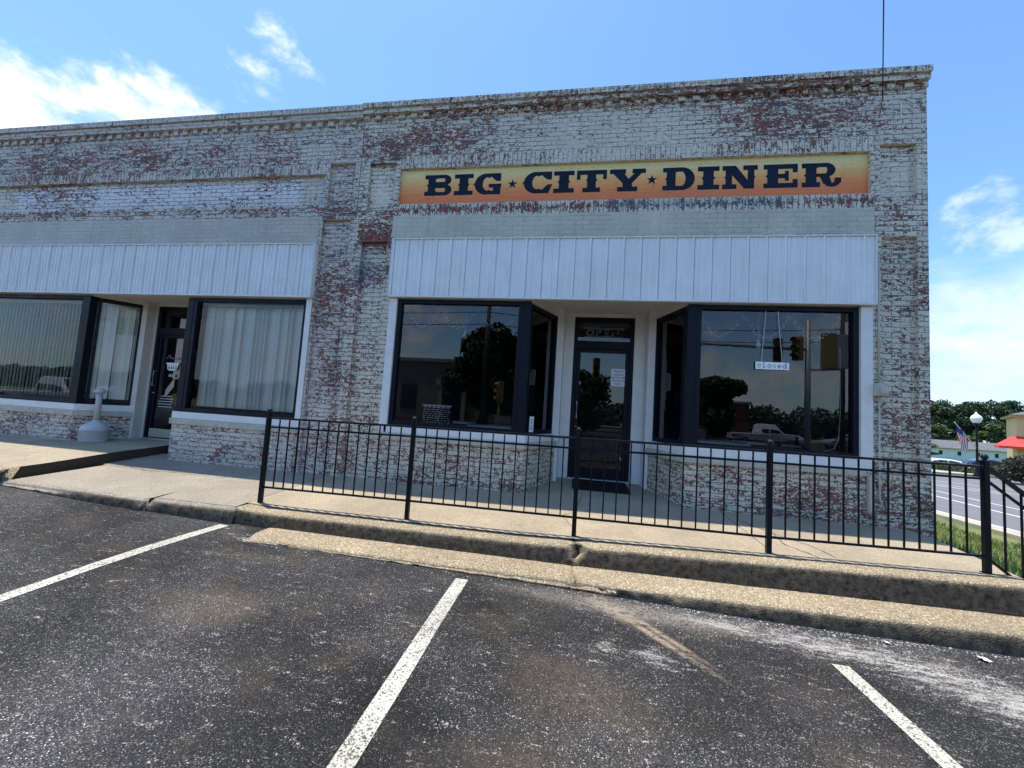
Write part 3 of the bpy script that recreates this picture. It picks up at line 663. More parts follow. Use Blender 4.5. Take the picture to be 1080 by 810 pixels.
# lettering: every letter a mesh of its own, thin paint layers
class Let:
    def __init__(s, x0, x1): s.x0, s.w = x0, x1 - x0; s.p = []; s.H = .335
    def poly(s, pts): s.p.append(pts); return s
    def rect(s, a, b, c, d): return s.poly([(a, b), (c, b), (c, d), (a, d)])
    def arc(s, cx, cy, ro, zo, ri, zi, a0, a1, n=18):
        for i in range(n):
            q0, q1 = R_(lerp(a0, a1, i / n)), R_(lerp(a0, a1, (i + 1) / n)) + .004
            s.poly([(cx + ri * math.cos(q0), cy + zi * math.sin(q0)), (cx + ro * math.cos(q0), cy + zo * math.sin(q0)), (cx + ro * math.cos(q1), cy + zo * math.sin(q1)), (cx + ri * math.cos(q1), cy + zi * math.sin(q1))])
        return s
    def spur(s, x, sg=1, sz=.07, y=.5): return s.poly([(x, y - sz), (x, y + sz), (x - sg * sz * 1.0, y)] if sg > 0 else [(x, y - sz), (x + sz, y), (x, y + sz)])
    def build(s, name, z0, parent):
        # one outline per letter by filling a fine raster of the union of the pieces (no overlapping faces)
        def inside(x, z, poly):
            c = False; n = len(poly)
            for i in range(n):
                (xa, za), (xb, zb) = poly[i], poly[i - 1]
                if (za > z) != (zb > z) and x < (xb - xa) * (z - za) / (zb - za) + xa: c = not c
            return c
        k = s.H; asp = s.w / k; nz_ = 64; nx_ = int(nz_ * asp * 1.04); mb = MB()
        bbs = [(min(q[0] for q in p), max(q[0] for q in p), min(q[1] for q in p), max(q[1] for q in p), p) for p in s.p]
        for j in range(nz_):
            z = (j + .5) / nz_; run = None
            act = [b for b in bbs if b[2] <= z <= b[3]]
            for i in range(nx_ + 3):
                x = ((i - 1) + .5) / nx_ * 1.04 * asp - .02 * asp
                on = i < nx_ + 2 and any(b[0] <= x <= b[1] and inside(x, z, b[4]) for b in act)
                if on and run is None: run = x - .5 * asp * 1.04 / nx_
                if not on and run is not None:
                    xe = x - .5 * asp * 1.04 / nx_
                    a = s.x0 + run * k; b = s.x0 + xe * k; c = z0 + j / nz_ * k; d_ = z0 + (j + 1) / nz_ * k
                    mb.add([(a, .050, c), (b, .050, c), (b, .050, d_), (a, .050, d_)], [(0, 1, 2, 3)]); run = None
        return mb.build(name, M['letter_paint'], parent)
def L_(ch, x0, x1, z0):
    l = Let(x0, x1); W_ = l.w / l.H; T = .20
    if ch == 'I': l.rect(0, 0, W_, T).rect(0, 1 - T, W_, 1).rect(W_ * .26, 0, W_ * .74, 1).spur(W_ * .26, 1).spur(W_ * .74, -1)
    elif ch == 'B':
        l.rect(0, 0, .6, T).rect(0, 1 - T, .6, 1).rect(.16, 0, .52, 1).spur(.16, 1)
        for cy, zo, ex in ((.745, .255, 0), (.265, .265, .03)):
            cx = W_ - .33 + ex - .03; l.rect(.5, cy + zo - .17, cx, cy + zo).rect(.5, cy - zo, cx, cy - zo + .17).arc(cx, cy, .33, zo, .02, .085, -90, 90)
    elif ch == 'D':
        l.rect(0, 0, .6, T).rect(0, 1 - T, .6, 1).rect(.16, 0, .52, 1).spur(.16, 1); cx = W_ - .52
        l.rect(.5, 1 - .19, cx, 1).rect(.5, 0, cx, .19).arc(cx, .5, .52, .5, .15, .31, -90, 90).poly([(cx, .5)] * 3)
    elif ch in 'CG':
        cx = .56; l.arc(cx + .04, .5, .58, .51, .20, .31, 60, 300, 26).spur(.0, 1, .07).spur(.36, -1, .06)
        l.rect(cx, .83, W_ - .1, 1.0).rect(cx, 0, W_ - .12, .17).rect(W_ - .20, .62, W_ + .0, 1.0).poly([(W_ - .45, .83), (W_ - .2, .62), (W_, .62), (W_, .9)])
        if ch == 'C': l.poly([(cx + .2, 0), (W_ - .1, .1), (W_ + .02, .40), (W_ - .2, .40), (W_ - .42, .17)])
        else: l.rect(W_ - .36, .0, W_ + .0, .46).rect(W_ - .56, .33, W_ + .03, .50)
    elif ch == 'T':
        l.rect(0, 1 - T, W_, 1).rect(0, .58, .17, 1).rect(W_ - .17, .58, W_, 1).rect(W_ / 2 - .19, 0, W_ / 2 + .19, 1).rect(W_ / 2 - .38, 0, W_ / 2 + .38, T).spur(W_ / 2 - .19, 1, .06, .55).spur(W_ / 2 + .19, -1, .06, .55)
    elif ch == 'Y':
        c_ = W_ / 2; l.rect(0, 1 - T, .68, 1).rect(W_ - .55, 1 - T, W_, 1).poly([(.10, .85), (.58, .85), (c_ + .19, .36), (c_ - .19, .36)]).poly([(W_ - .42, .85), (W_ - .12, .85), (c_ + .19, .36), (c_ - .10, .42)])
        l.rect(c_ - .19, 0, c_ + .19, .46).rect(c_ - .42, 0, c_ + .42, T)
    elif ch == 'N':
        l.rect(0, 1 - T, .5, 1).rect(0, 0, .56, T).rect(.13, 0, .38, 1).poly([(.05, 1), (.52, 1), (W_ - .12, .0), (W_ - .50, .0)]).rect(W_ - .38, .0, W_ - .13, 1).rect(W_ - .56, 1 - T, W_, 1).spur(.13, 1, .06).spur(W_ - .13, -1, .06, .5)
    elif ch == 'E':
        l.rect(0, 0, W_, T).rect(0, 1 - T, W_, 1).rect(.14, 0, .56, 1).rect(.5, .41, W_ - .38, .60).rect(W_ - .48, .30, W_ - .34, .72).rect(W_ - .20, 0, W_, .36).rect(W_ - .20, .64, W_, 1).spur(.14, 1)
    elif ch == 'R':
        l.rect(0, 0, .66, T).rect(0, 1 - T, .6, 1).rect(.14, 0, .54, 1).spur(.14, 1); cx = W_ - .54
        l.rect(.5, .83, cx, 1).rect(.5, .42, cx, .56).arc(cx, .71, .33, .29, .03, .12, -90, 90).poly([(cx - .28, .56), (cx + .08, .56), (cx + .20, .16), (cx - .10, .12)]).arc(cx + .20, .22, .30, .22, .06, .07, 180, 360).rect(W_ - .24, .17, W_, .38)
    for p in l.p: pass
    return l.build('letter', z0, sign)
for ch, a, b in (('B', -2.479, -2.039), ('I', -1.997, -1.699), ('G', -1.68, -1.264), ('C', -.919, -.492), ('I', -.464, -.164), ('T', -.13, .305), ('Y', .344, .847), ('D', 1.079, 1.511), ('I', 1.548, 1.833), ('N', 1.87, 2.324), ('E', 2.396, 2.824), ('R', 2.87, 3.348)):
    L_(ch, a, b, 4.766 - (a + .3) * .004)
for cx in (-1.085, .933):
    pts = []
    for k in range(10): rr = .078 if k % 2 == 0 else .031; q = math.pi / 2 + k * math.pi / 5; pts.append((cx + rr * math.cos(q), .050, 4.925 + rr * math.sin(q)))
    MB().add(pts + [(cx, .050, 4.925)], [((k), (k + 1) % 10, 10) for k in range(10)]).build('star', M['letter_paint'], sign)

# ------------------------------------------------------------------ storefronts
def awning(x0, x1, z0, z1, y, parent, m, pitch=.2286):
    s = MB(); pts = []
    x = x0
    while x < x1:
        for dx_, dp in ((0, 0), (.005, .024), (.023, .024), (.030, 0), (.033, -.016), (.039, -.016), (.042, 0), (.095, 0), (.098, .010), (.108, .010), (.111, 0), (.160, 0), (.163, .010), (.173, .010), (.176, 0)):
            if x + dx_ < x1: pts.append((x + dx_, y - dp))
        x += pitch
    pts.append((x1, y)); s.v = [(a, b, z) for z in (z0, z1) for a, b in pts]; n = len(pts)
    s.f = [(i, i + 1, n + i + 1, n + i) for i in range(n - 1)]; s.mi = [0] * (n - 1)
    o = len(s.v); s.v += [(x0, .18, z0), (x1, .18, z0), (x0, .18, z1), (x1, .18, z1)]; s.f += [(0, n, o + 2, o), (n - 1, o + 1, o + 3, 2 * n - 1)]; s.mi += [0, 0]
    pn = s.build('awning', m, parent)
    t_ = MB().rbox((x0 - .012, y - .026, z0 - .026), (x1 + .012, y + .03, z0 - .002), .004).rbox((x0 - .012, y - .024, z1 + .002), (x1 + .012, .06, z1 + .022), .004)
    t_.rbox((x0 - .016, y - .022, z0), (x0 - .001, .1, z1), .003).rbox((x1 + .001, y - .022, z0), (x1 + .016, .1, z1), .003); t_.build('awning_edge', M['white_board'], pn)
awning(-2.868, 3.672, 3.15, 4.02, -.05, diner, M['awning_metal']); awning(-16.1, -4.185, 3.115, 3.955, -.05, shop, M['awning_metal_shop'])

def framebars(s, M4, wd, z0, z1, fl=.055, fr=.055, ft=.06, fb=.06, dp=.09):
    """frame in local x (0..wd), y depth, z"""
    s.rbox((0, 0, z0), (fl, dp, z1), .004, 0, M4); s.rbox((wd - fr, 0, z0), (wd, dp, z1), .004, 0, M4)
    s.rbox((fl, .002, z1 - ft), (wd - fr, dp - .002, z1), .004, 0, M4); s.rbox((fl, .002, z0), (wd - fr, dp - .002, z0 + fb), .004, 0, M4)
def window(p0, p1, z0, z1, parent, pane='pane', name='window', fl=.06, fr=.06, lab=None, fb=.06, ft=.06):
    p0 = Vector((*p0, 0)); p1 = Vector((*p1, 0)); dv = p1 - p0; a = math.atan2(dv.y, dv.x); M4 = Matrix.Translation(p0) @ Matrix.Rotation(a, 4, 'Z')
    s = MB(); framebars(s, M4, dv.length, z0, z1, fl, fr, ft, fb); f = s.build(name, M['black_frame'], parent)
    g_ = MB(); g_.add([M4 @ Vector(q) for q in ((fl, .05, z0 + fb), (dv.length - fr, .05, z0 + fb), (dv.length - fr, .05, z1 - ft), (fl, .05, z1 - ft))], [(0, 1, 2, 3)])
    g_.build('pane', M[pane], f)
    if lab: f['label'] = lab
    return f
ZS, ZT = 1.19, 3.115
def storefront(P, parent, bm_, wear, pane, Lx, ax, bx, cx, dx_, Rx, ry, zs, zt, dz0, floor_z, dor, dpl):
    """Lx..ax left window, ax->bx angled side to depth ry, bx..cx door wall, cx->dx_ angled back, dx_..Rx right window"""
    window((Lx, .02), (ax - .12, .02), zs, zt, parent, pane); window((dx_ + .12, .02), (Rx, .02), zs, zt, parent, pane)
    # corner posts
    for x, nm in ((ax, -1), (dx_, 1)):
        s = MB(); s.rbox((min(x, x + nm * .118), .016, zs), (max(x, x + nm * .118), .13, zt + .001), .006); s.build('corner_post', M['black_frame'], parent)
    window((ax + .004, .14), (bx, ry), zs, zt, parent, pane, fl=.04); window((cx, ry), (dx_ - .004, .14), zs, zt, parent, pane, fr=.04)
    # low walls with stone sills
    def low(pts, nm):
        for i in range(len(pts) - 1):
            (xa, ya), (xb, yb) = pts[i], pts[i + 1]; dv = Vector((xb - xa, yb - ya, 0)); a = math.atan2(dv.y, dv.x); M4 = Matrix.Translation((xa, ya, 0)) @ Matrix.Rotation(a, 4, 'Z'); L = dv.length
            e0 = 0; s = MB(); n = max(2, int(L / .3))
            for k in range(n):
                for j in range(3): s.add([M4 @ Vector(q) for q in ((L * k / n, 0, lerp(-.2, zs - .2, j / 3)), (L * (k + 1) / n, 0, lerp(-.2, zs - .2, j / 3)), (L * (k + 1) / n, 0, lerp(-.2, zs - .2, (j + 1) / 3)), (L * k / n, 0, lerp(-.2, zs - .2, (j + 1) / 3)))], [(0, 1, 2, 3)])
            s.add([M4 @ Vector(q) for q in ((0, 0, -.2), (0, .2, -.2), (0, .2, zs - .2), (0, 0, zs - .2), (L, 0, -.2), (L, .2, -.2), (L, .2, zs - .2), (L, 0, zs - .2))], [(1, 0, 3, 2), (4, 5, 6, 7), (5, 1, 2, 6)])
            s.build('base_wall', bm_, parent, cols=wear)
            s = MB(); e = .03 if i == 0 else 0; k_ = .0015 * i
            s.rbox((-e, -.035 - k_, zs - .205), (L + .03, .12, zs - .112 - k_), .008, 0, M4); sl_ = s.build('sill', M['sill_stone'], parent)
            s = MB(); s.rbox((-e, -.012 - k_, zs - .112), (L + .012, .11, zs - .001 - k_), .004, 0, M4); s.build('sill_board', M['white_board'], parent)
    low([(Lx - .02, .0), (ax + .01, .0), (bx + .05, ry - .02)], 0); low([(cx - .05, ry - .02), (dx_ - .01, .0), (Rx + .02, .0)], 1)
    # ceiling of the recess, door wall, headers
    zc = dz0 + .06
    s = MB(); s.box((ax - .2, -.02, zc), (dx_ + .2, dpl + .1, zc + .05)); s.build('recess_ceiling', M['cream_board'], parent)
    for (xa, ya), (xb, yb) in (((ax - .02, .06), (bx, ry)), ((cx, ry), (dx_ + .02, .06))):
        dv = Vector((xb - xa, yb - ya, 0)); M4 = Matrix.Translation((xa, ya, 0)) @ Matrix.Rotation(math.atan2(dv.y, dv.x), 4, 'Z'); MB().box((0, -.012, zt + .002), (dv.length, .08, zc), 0, M4).build('header_board', M['cream_board'], parent)
    for xa, xb in ((Lx - .1, ax - .02), (dx_ + .02, Rx + .1)): MB().box((xa, .03, zt + .002), (xb, .10, zc)).build('header_board', M['cream_board'], parent)
    d0, d1 = dor
    s = MB(); s.rbox((bx - .01, ry - .03, floor_z - .03), (bx + .10, dpl + .09, zc), .005); s.rbox((bx + .101, dpl - .03, floor_z - .03), (d0 - .002, dpl + .1, zc), .005)
    s.rbox((cx - .10, ry - .03, floor_z - .03), (cx + .01, dpl + .09, zc), .005); s.rbox((d1 + .002, dpl - .03, floor_z - .03), (cx - .101, dpl + .1, zc), .005)
    s.rbox((d0, dpl - .02, dz0 + .001), (d1, dpl + .1, zc), .004); s.build('door_trim', M['white_board' if parent is diner else 'cream_board'], parent)
    # door
    s = MB(); I_ = Matrix.Translation((d0, dpl - .01, 0)); framebars(s, I_, d1 - d0, floor_z, dz0, .06, .06, .07, .02, .1); s.rbox((d0 + .06, dpl - .008, 2.66 + dz0 - 3.2), (d1 - .06, dpl + .088, 2.79 + dz0 - 3.2), .004)
    fr = s.build('door_frame', M['black_frame'], parent)
    g_ = MB(); zt2 = 2.79 + dz0 - 3.2; g_.add([(d0 + .06, dpl + .04, zt2), (d1 - .06, dpl + .04, zt2), (d1 - .06, dpl + .04, dz0 - .07), (d0 + .06, dpl + .04, dz0 - .07)], [(0, 1, 2, 3)]); g_.build('transom_pane', M['pane'], fr)
    s = MB(); zd = 2.655 + dz0 - 3.2; framebars(s, Matrix.Translation((d0 + .063, dpl + .006, 0)), d1 - d0 - .126, floor_z + .025, zd, .06, .06, .06, .17, .05); dr_ = s.build('door', M['black_frame'], parent)
    g_ = MB(); a, b, c, e = d0 + .123, d1 - .123, floor_z + .195, zd - .06; g_.add([(a, dpl + .03, c), (b, dpl + .03, c), (b, dpl + .03, e), (a, dpl + .03, e)], [(0, 1, 2, 3)]); g_.build('pane', M['pane'], dr_)
    s = MB(); hx = d0 + .10; s.tube([(hx, dpl + .0, floor_z + 1.0), (hx, dpl - .05, floor_z + 1.0), (hx, dpl - .05, floor_z + 1.28), (hx, dpl + .0, floor_z + 1.28)], .009, 8); s.lathe([(.018, 0), (.018, .01)], (hx, dpl - .002, floor_z + .86), 12); s.build('handle', M['alu'], dr_)
    s = MB(); s.rbox((d0 + .01, dpl - .10, floor_z - .012), (d1 - .01, dpl + .09, floor_z + .018), .005); s.build('threshold', M['alu'], parent)

def wear_low(p):
    x, z = p.x, p.z; w = .45 * sm(.62 - z, -.05, .25) + .42
    w += .55 * gs(x, z, 2.0, .95, .4, .16) + .6 * gs(x, z, 3.1, .5, .7, .2) + .35 * gs(x, z, -2.2, .9, .8, .2) - .35 * gs(x, z, -1.2, .65, .5, .25) + .35 * gs(x, z, 1.35, .8, .3, .2)
    return (w, 0, 0, 1)
def wear_low_s(p):
    x, z = p.x, p.z; return (.3 + .8 * gs(x, z, -6.4, .45, 1.2, .12) + .4 * gs(x, z, -9.8, .8, 1.5, .25) + .3 * gs(x, z, -5.0, .7, .5, .2), .5 * gs(x, z, -5.9, .86, .3, .1), 0, 1)
storefront(None, diner, M['brick_diner'], wear_low, 'pane', -2.74, -.68, -.32, 1.22, 1.47, 3.535, .9, ZS, ZT, 3.20, .465, (-.05, .945), 1.2)
storefront(None, shop, M['brick_shop'], wear_low_s, 'pane_clear', -15.5, -8.53, -8.16, -6.95, -6.50, -4.28, .62, 1.16, 3.075, 3.10, .565, (-8.02, -7.09), .78)
# white jamb boards
for p, xa, xb, zt_ in ((diner, -2.868, -2.745, 3.122), (diner, 3.54, 3.675, 3.122), (shop, -4.275, -4.182, 3.088), (shop, -16.1, -15.5, 3.088)):
    s = MB(); s.rbox((xa, -.012, (ZS if p is diner else 1.16) - .11), (xb, .12, zt_), .004); s.build('jamb_board', M['white_board'], p)
    s = MB(); n = 4
    for k in range(n): s.add([(xa - .002 if xa < 0 else xa, .001, lerp(-.2, 1.08, k / n)), (xb, .001, lerp(-.2, 1.08, k / n)), (xb, .001, lerp(-.2, 1.08, (k + 1) / n)), (xa - .002 if xa < 0 else xa, .001, lerp(-.2, 1.08, (k + 1) / n))], [(0, 1, 2, 3)])
    s.build('base_wall', M['brick_diner' if p is diner else 'brick_shop'], p, cols=wear_low)

# interiors
def room(x0, x1, y0, y1, z0, z1, fm, wm, p):
    MB().box((x0, y0, z0 - .05), (x1, y1, z0)).build('floor', fm, p)
    s = MB(); s.box((x0, y1, z0), (x1, y1 + .1, z1)); s.box((x0 - .08, y0, z0), (x0, y1, z1)); s.box((x1, y0, z0), (x1 + .08, y1, z1)); s.build('interior_wall', wm, p)
    MB().box((x0, y0, z1), (x1, y1, z1 + .05)).build('interior_ceiling', M['interior_dark'], p)
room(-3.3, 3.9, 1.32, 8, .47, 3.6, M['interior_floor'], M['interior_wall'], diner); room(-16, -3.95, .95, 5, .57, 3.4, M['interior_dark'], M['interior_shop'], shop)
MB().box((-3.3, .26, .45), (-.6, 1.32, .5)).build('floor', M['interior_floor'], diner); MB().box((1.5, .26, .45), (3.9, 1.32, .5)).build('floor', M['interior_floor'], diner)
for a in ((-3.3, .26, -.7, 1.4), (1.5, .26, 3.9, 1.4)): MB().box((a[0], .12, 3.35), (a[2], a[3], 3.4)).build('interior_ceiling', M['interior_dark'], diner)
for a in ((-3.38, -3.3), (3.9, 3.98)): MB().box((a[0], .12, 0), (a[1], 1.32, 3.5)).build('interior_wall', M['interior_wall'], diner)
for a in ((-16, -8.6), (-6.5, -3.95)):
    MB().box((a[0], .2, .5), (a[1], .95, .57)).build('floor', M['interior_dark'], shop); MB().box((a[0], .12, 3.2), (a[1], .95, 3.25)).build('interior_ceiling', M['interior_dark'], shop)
# blinds in the shop windows
def blinds(p0, p1, z0, z1, ang, n, wd=.088, gap=None):
    s = MB(); p0 = Vector((*p0, 0)); p1 = Vector((*p1, 0)); dv = p1 - p0; a = math.atan2(dv.y, dv.x)
    for i in range(n):
        c_ = p0 + dv * ((i + .5) / n); an = a + R_(ang + rnd.uniform(-4, 4) + (34 if gap and i in gap else 0)); sw_ = rnd.uniform(-.012, .012)
        e = Vector((math.cos(an), math.sin(an), 0)) * wd / 2; nn = Vector((-e.y, e.x, 0)).normalized() * .006
        for (q0, q1) in (((c_ - e), c_ + nn), ((c_ + nn), c_ + e)):
            s.add([(q0.x + sw_, q0.y, z0), (q1.x + sw_, q1.y, z0), (q1.x, q1.y, z1), (q0.x, q0.y, z1)], [(0, 1, 2, 3)])
    s.add([(p0.x, p0.y - .02, z1), (p1.x, p1.y - .02, z1), (p1.x, p1.y - .02, z1 + .05), (p0.x, p0.y - .02, z1 + .05)], [(0, 1, 2, 3)])
    return s.build('vertical_blinds', M['blind'], shop, smooth=False)
blinds((-12.4, .24), (-8.78, .24), 1.26, 2.98, -48, 44); blinds((-8.68, .10), (-8.21, .71), 1.26, 2.98, 10, 10, .082, (2, 5, 8))
blinds((-6.34, .24), (-4.36, .24), 1.26, 2.98, 14, 25, .078, (2, 3, 4, 7, 9, 12, 13, 14, 15, 18, 20, 21)); blinds((-15.4, .24), (-12.5, .24), 1.26, 2.98, -42, 34)

# conduit + meter box on the right pier
s = MB(); s.tube([(3.735, -.015, 3.75), (3.735, -.015, 2.15)], .012, 8); s.tube([(3.735, -.02, 2.0), (3.735, -.02, .75), (3.76, -.05, .6)], .010, 8); cd = s.build('conduit', M['conduit'], diner, smooth=True)
s = MB(); s.rbox((3.675, -.09, 1.985), (3.80, .0, 2.14), .012); s.rbox((3.69, -.11, 2.01), (3.785, -.088, 2.11), .01); s.build('junction_box', M['conduit'], cd)
MB().tube([(3.73, -.0, 5.75), (3.73, -.10, 5.8)], .008).build('wall_hook', M['galv'], diner); MB().tube([(4.0, -.015, 5.62), (4.0, -.015, 5.85)], .006).build('wall_rod', M['white_board'], diner)
s = MB(); s.rbox((3.60, -.06, .55), (3.66, -.003, 1.0), .01); s.build('drain_pipe', M['conduit'], diner)

# ------------------------------------------------------------------ texts
def text(body, size, loc, m, parent, rot=(R_(90), 0, 0), name='lettering', ext=.0008, sx=1, bold=0.):
    cu = bpy.data.curves.new(name, 'FONT'); cu.body = body; cu.size = size; cu.extrude = ext; cu.align_x = 'CENTER'; cu.align_y = 'CENTER'; cu.offset = bold
    o = bpy.data.objects.new(name, cu); C.objects.link(o); dg = bpy.context.evaluated_depsgraph_get(); me = bpy.data.meshes.new_from_object(o.evaluated_get(dg)); bpy.data.objects.remove(o)
    o = bpy.data.objects.new(name, me); C.objects.link(o); me.materials.clear(); me.materials.append(m); o.location = loc; o.rotation_euler = rot; o.scale = (sx, 1, 1); o.parent = parent; return o
# hanging 'closed' plate
cs = thing('closed_sign', 'small white plate reading closed hung on strings in the right diner window', 'sign', (2.541, .045, 2.318))
MB().rbox((-.203, -.003, -.049), (.203, .003, .049), .002).build('plate', M['white_plastic'], cs)
# slab-serif lower case letters
s = MB()
def lc(ch, x):
    y0, y1, t_ = -.0045, -.0034, .0065; h = .042; z0 = -.026; wv = .040
    def rc(a, b, c, e): s.box((x + a, y0, z0 + b), (x + c, y1, z0 + e))
    def ring(cx, cz, rx, rz, a0, a1, n=14):
        for i in range(n):
            q0, q1 = R_(lerp(a0, a1, i / n)), R_(lerp(a0, a1, (i + 1) / n)); s.add([(x + cx + k * math.cos(q) * rx, y0 - .0002 * (0), z0 + cz + k * math.sin(q) * rz) for q, k in ((q0, 1), (q1, 1), (q1, .70), (q0, .70))], [(0, 1, 2, 3)])
    if ch == 'c': ring(.022, h / 2, .022, .023, 45, 320); rc(.033, .028, .040, .044)
    if ch == 'l': rc(.013, 0, .0205, .068); rc(.003, .0615, .0129, .068); rc(.001, -.0005, .0129, .006); rc(.0206, -.0005, .033, .006)
    if ch == 'o': ring(.022, h / 2, .023, .023, 0, 360, 20)
    if ch == 's': ring(.02, .0325, .016, .0115, 20, 270); ring(.02, .0105, .018, .0125, -160, 90)
    if ch == 'e': ring(.022, h / 2, .022, .023, 0, 315); rc(.006, .018, .0435, .0235)
    if ch == 'd': ring(.020, h / 2, .020, .023, 0, 360, 20); rc(.0365, 0, .044, .068); rc(.027, .0615, .0364, .068); rc(.0441, -.0005, .051, .006)
for i, ch in enumerate('closed'): lc(ch, -.178 + i * .0605)
s.build('lettering', M['ink'], cs)
MB().tube([(-.13, 0, .05), (-.085, 0, .735)], .0022, 5).tube([(.12, 0, .05), (.06, 0, .735)], .0022, 5).build('string', M['white_plastic'], cs)

# unlit neon OPEN sign
ns = thing('open_sign', 'unlit glass tube sign reading OPEN in the window over the diner door', 'sign', (.44, 1.252, 2.945))
s = MB(); y = 0
def st(pts): s.tube([(a, 0, b) for a, b in pts], .0055, 6)
for dd in (0, .018): st([(-.335 + dd, -.085 + dd), (.335 - dd, -.085 + dd), (.335 - dd, .085 - dd), (-.335 + dd, .085 - dd), (-.335 + dd, -.085 + dd)])
for k in (1, .72): st([(-.225 + .062 * k * math.cos(q / 12 * 6.2832), .055 * k * math.sin(q / 12 * 6.2832)) for q in range(13)])
for k in (0, .014): st([(-.12 + k, -.055), (-.12 + k, .055 - k), (-.06, .055 - k), (-.035 - k, .03), (-.06, .005 + k), (-.118 + k, .005 + k)])
for k in (0, .014): st([(.095, .055 - k), (.02 + k, .055 - k), (.02 + k, -.055 + k), (.095, -.055 + k)]); st([(.03, .006 - k), (.085, .006 - k)])
st([(.145, -.055), (.145, .055), (.25, -.055), (.25, .055)]); st([(.160, -.055), (.160, .022)]); st([(.235, -.02), (.235, .055)])
s.build('glass_tube', M['neon_tube'], ns, smooth=True); MB().rbox((-.31, .02, -.012), (.31, .03, .0), .003).build('backing_bar', M['interior_dark'], ns)

nt = thing('paper_notice', 'white handwritten paper notice taped inside the glass of the diner door', 'notice', (.715, 1.222, 2.185))
MB().box((-.122, -.0008, -.148), (.122, .0008, .148)).build('sheet', M['paper'], nt)
for i, (tx, sz) in enumerate((('Please if', .052), ('locked or', .052), ('bag Menu @', .048), ('Food opening', .044), ('hours', .05))):
    o = text(tx, sz, (-.004 + .006 * (i % 2), -.0018, .105 - i * .052), M['ink'], nt, rot=(R_(90), 0, 0), ext=.0002, sx=.88); mm = o.data
    for v in mm.vertices: v.co.x += v.co.y * .25

sk = thing('accessibility_sticker', 'white accessibility decal at the lower edge of the glass beside the diner door', 'sticker', (-.617, .19, 1.335), R_(67))
sk.location = (-.605, .285, 1.335); sk.rotation_euler = (0, 0, math.atan2(.76, .36))
MB().box((-.06, -.001, -.115), (.06, .001, .115)).build('decal', M['white_plastic'], sk)
s = MB()
for i in range(20):
    q0, q1 = 6.2832 * i / 20, 6.2832 * (i + 1) / 20
    s.add([(k * math.cos(q), -.0018, .045 + k * math.sin(q)) for q, k in ((q0, .036), (q1, .036), (q1, .030), (q0, .030))], [(0, 1, 2, 3)])
    s.add([(k * math.cos(q) - .003, -.0018, .035 + k * math.sin(q)) for q, k in ((q0, .017), (q1, .017), (q1, .012), (q0, .012))], [(0, 1, 2, 3)]) if i > 9 else None
s.box((-.006, -.0024, .035), (-.001, -.0016, .062)); s.box((-.006, -.0024, .034), (.014, -.0016, .040)); s.box((.012, -.0024, .022), (.017, -.0016, .0395)); s.box((-.008, -.0024, .066), (.001, -.0016, .074)); s.build('symbol', M['ink'], sk)
s = MB(); 
for i in range(4): s.box((-.045, -.0024, -.02 - i * .022), (.045 - .012 * (i % 2), -.0016, -.012 - i * .022))
s.build('print', M['ink_green'], sk)

# door decals on the left shop
dc = thing('shop_door_decal', 'white and purple emblem stuck on the black glass door of the left shop', 'decal', (-7.60, .792, 1.93))
mat('decal_purple', (.22, .08, .25), .5); mat('decal_tan', (.42, .40, .30), .6)
def flat(pts, m_, nm, y=0): o_ = MB().add([(x, y, z) for x, z in pts] + [(x, y + .001, z) for x, z in pts], [tuple(range(len(pts))), tuple(range(2 * len(pts) - 1, len(pts) - 1, -1))]).build(nm, M[m_], dc); return o_
flat([(-.14, .17), (-.08, .25), (-.03, .19), (.10, .175), (.17, .21), (.165, .19), (.10, .155), (-.04, .165), (-.085, .215), (-.13, .15)], 'decal_purple', 'flourish')
flat([(-.12, .09), (.15, .09), (.15, .06), (.13, .05), (.12, -.03), (.08, -.06), (-.06, -.06), (-.10, -.03), (-.11, .05), (-.14, .07)], 'white_plastic', 'emblem')
s = MB()
for x in (-.075, -.02, .035, .085): s.box((x, -.003, -.03), (x + .022, -.001, .012)); s.box((x, -.003, .03), (x + .015, -.001, .045))
s.build('emblem_mark', M['ink'], dc)
flat([(-.05, -.13), (.10, -.13), (.10, -.18), (-.05, -.18)], 'decal_tan', 'tag'); flat([(.09, -.20), (.10, -.36), (-.02, -.52), (-.09, -.55), (-.07, -.42)], 'decal_tan', 'ribbon')
s = MB()
for i in range(5): s.box((-.22 + rnd.uniform(0, .05), -.001, -.56 - i * .05), (.02 + rnd.uniform(0, .12), 0, -.545 - i * .05))
s.build('small_print', M['alu'], dc)
MB().rbox((-7.90, .762, .60), (-7.21, .774, .76), .004).build('foot_panel', M['decal_tan'], shop)  # tan panel across the foot of the shop door

# menu sheet leaning inside left diner window
mn = thing('menu_poster', 'dark menu board with rows of pale print standing inside the left diner window', 'poster', (-2.04, .16, 1.17))
MB().box((-.225, 0, .0), (.215, .012, .36)).build('board', M['interior_dark'], mn); MB().box((-.23, -.012, .342), (.23, .016, .362)).build('top_rail', M['white_plastic'], mn)
s = MB()
for r0 in range(10):
    x = -.21
    while x < .19:
        wd = rnd.uniform(.015, .05) if r0 else .05; s.box((x, -.003, .318 - r0 * .032), (x + wd, -.001, .318 - r0 * .032 + (.018 if r0 == 0 else rnd.uniform(.006, .013)))); x += wd + rnd.uniform(.008, .035)
s.build('print', M['paper'], mn)

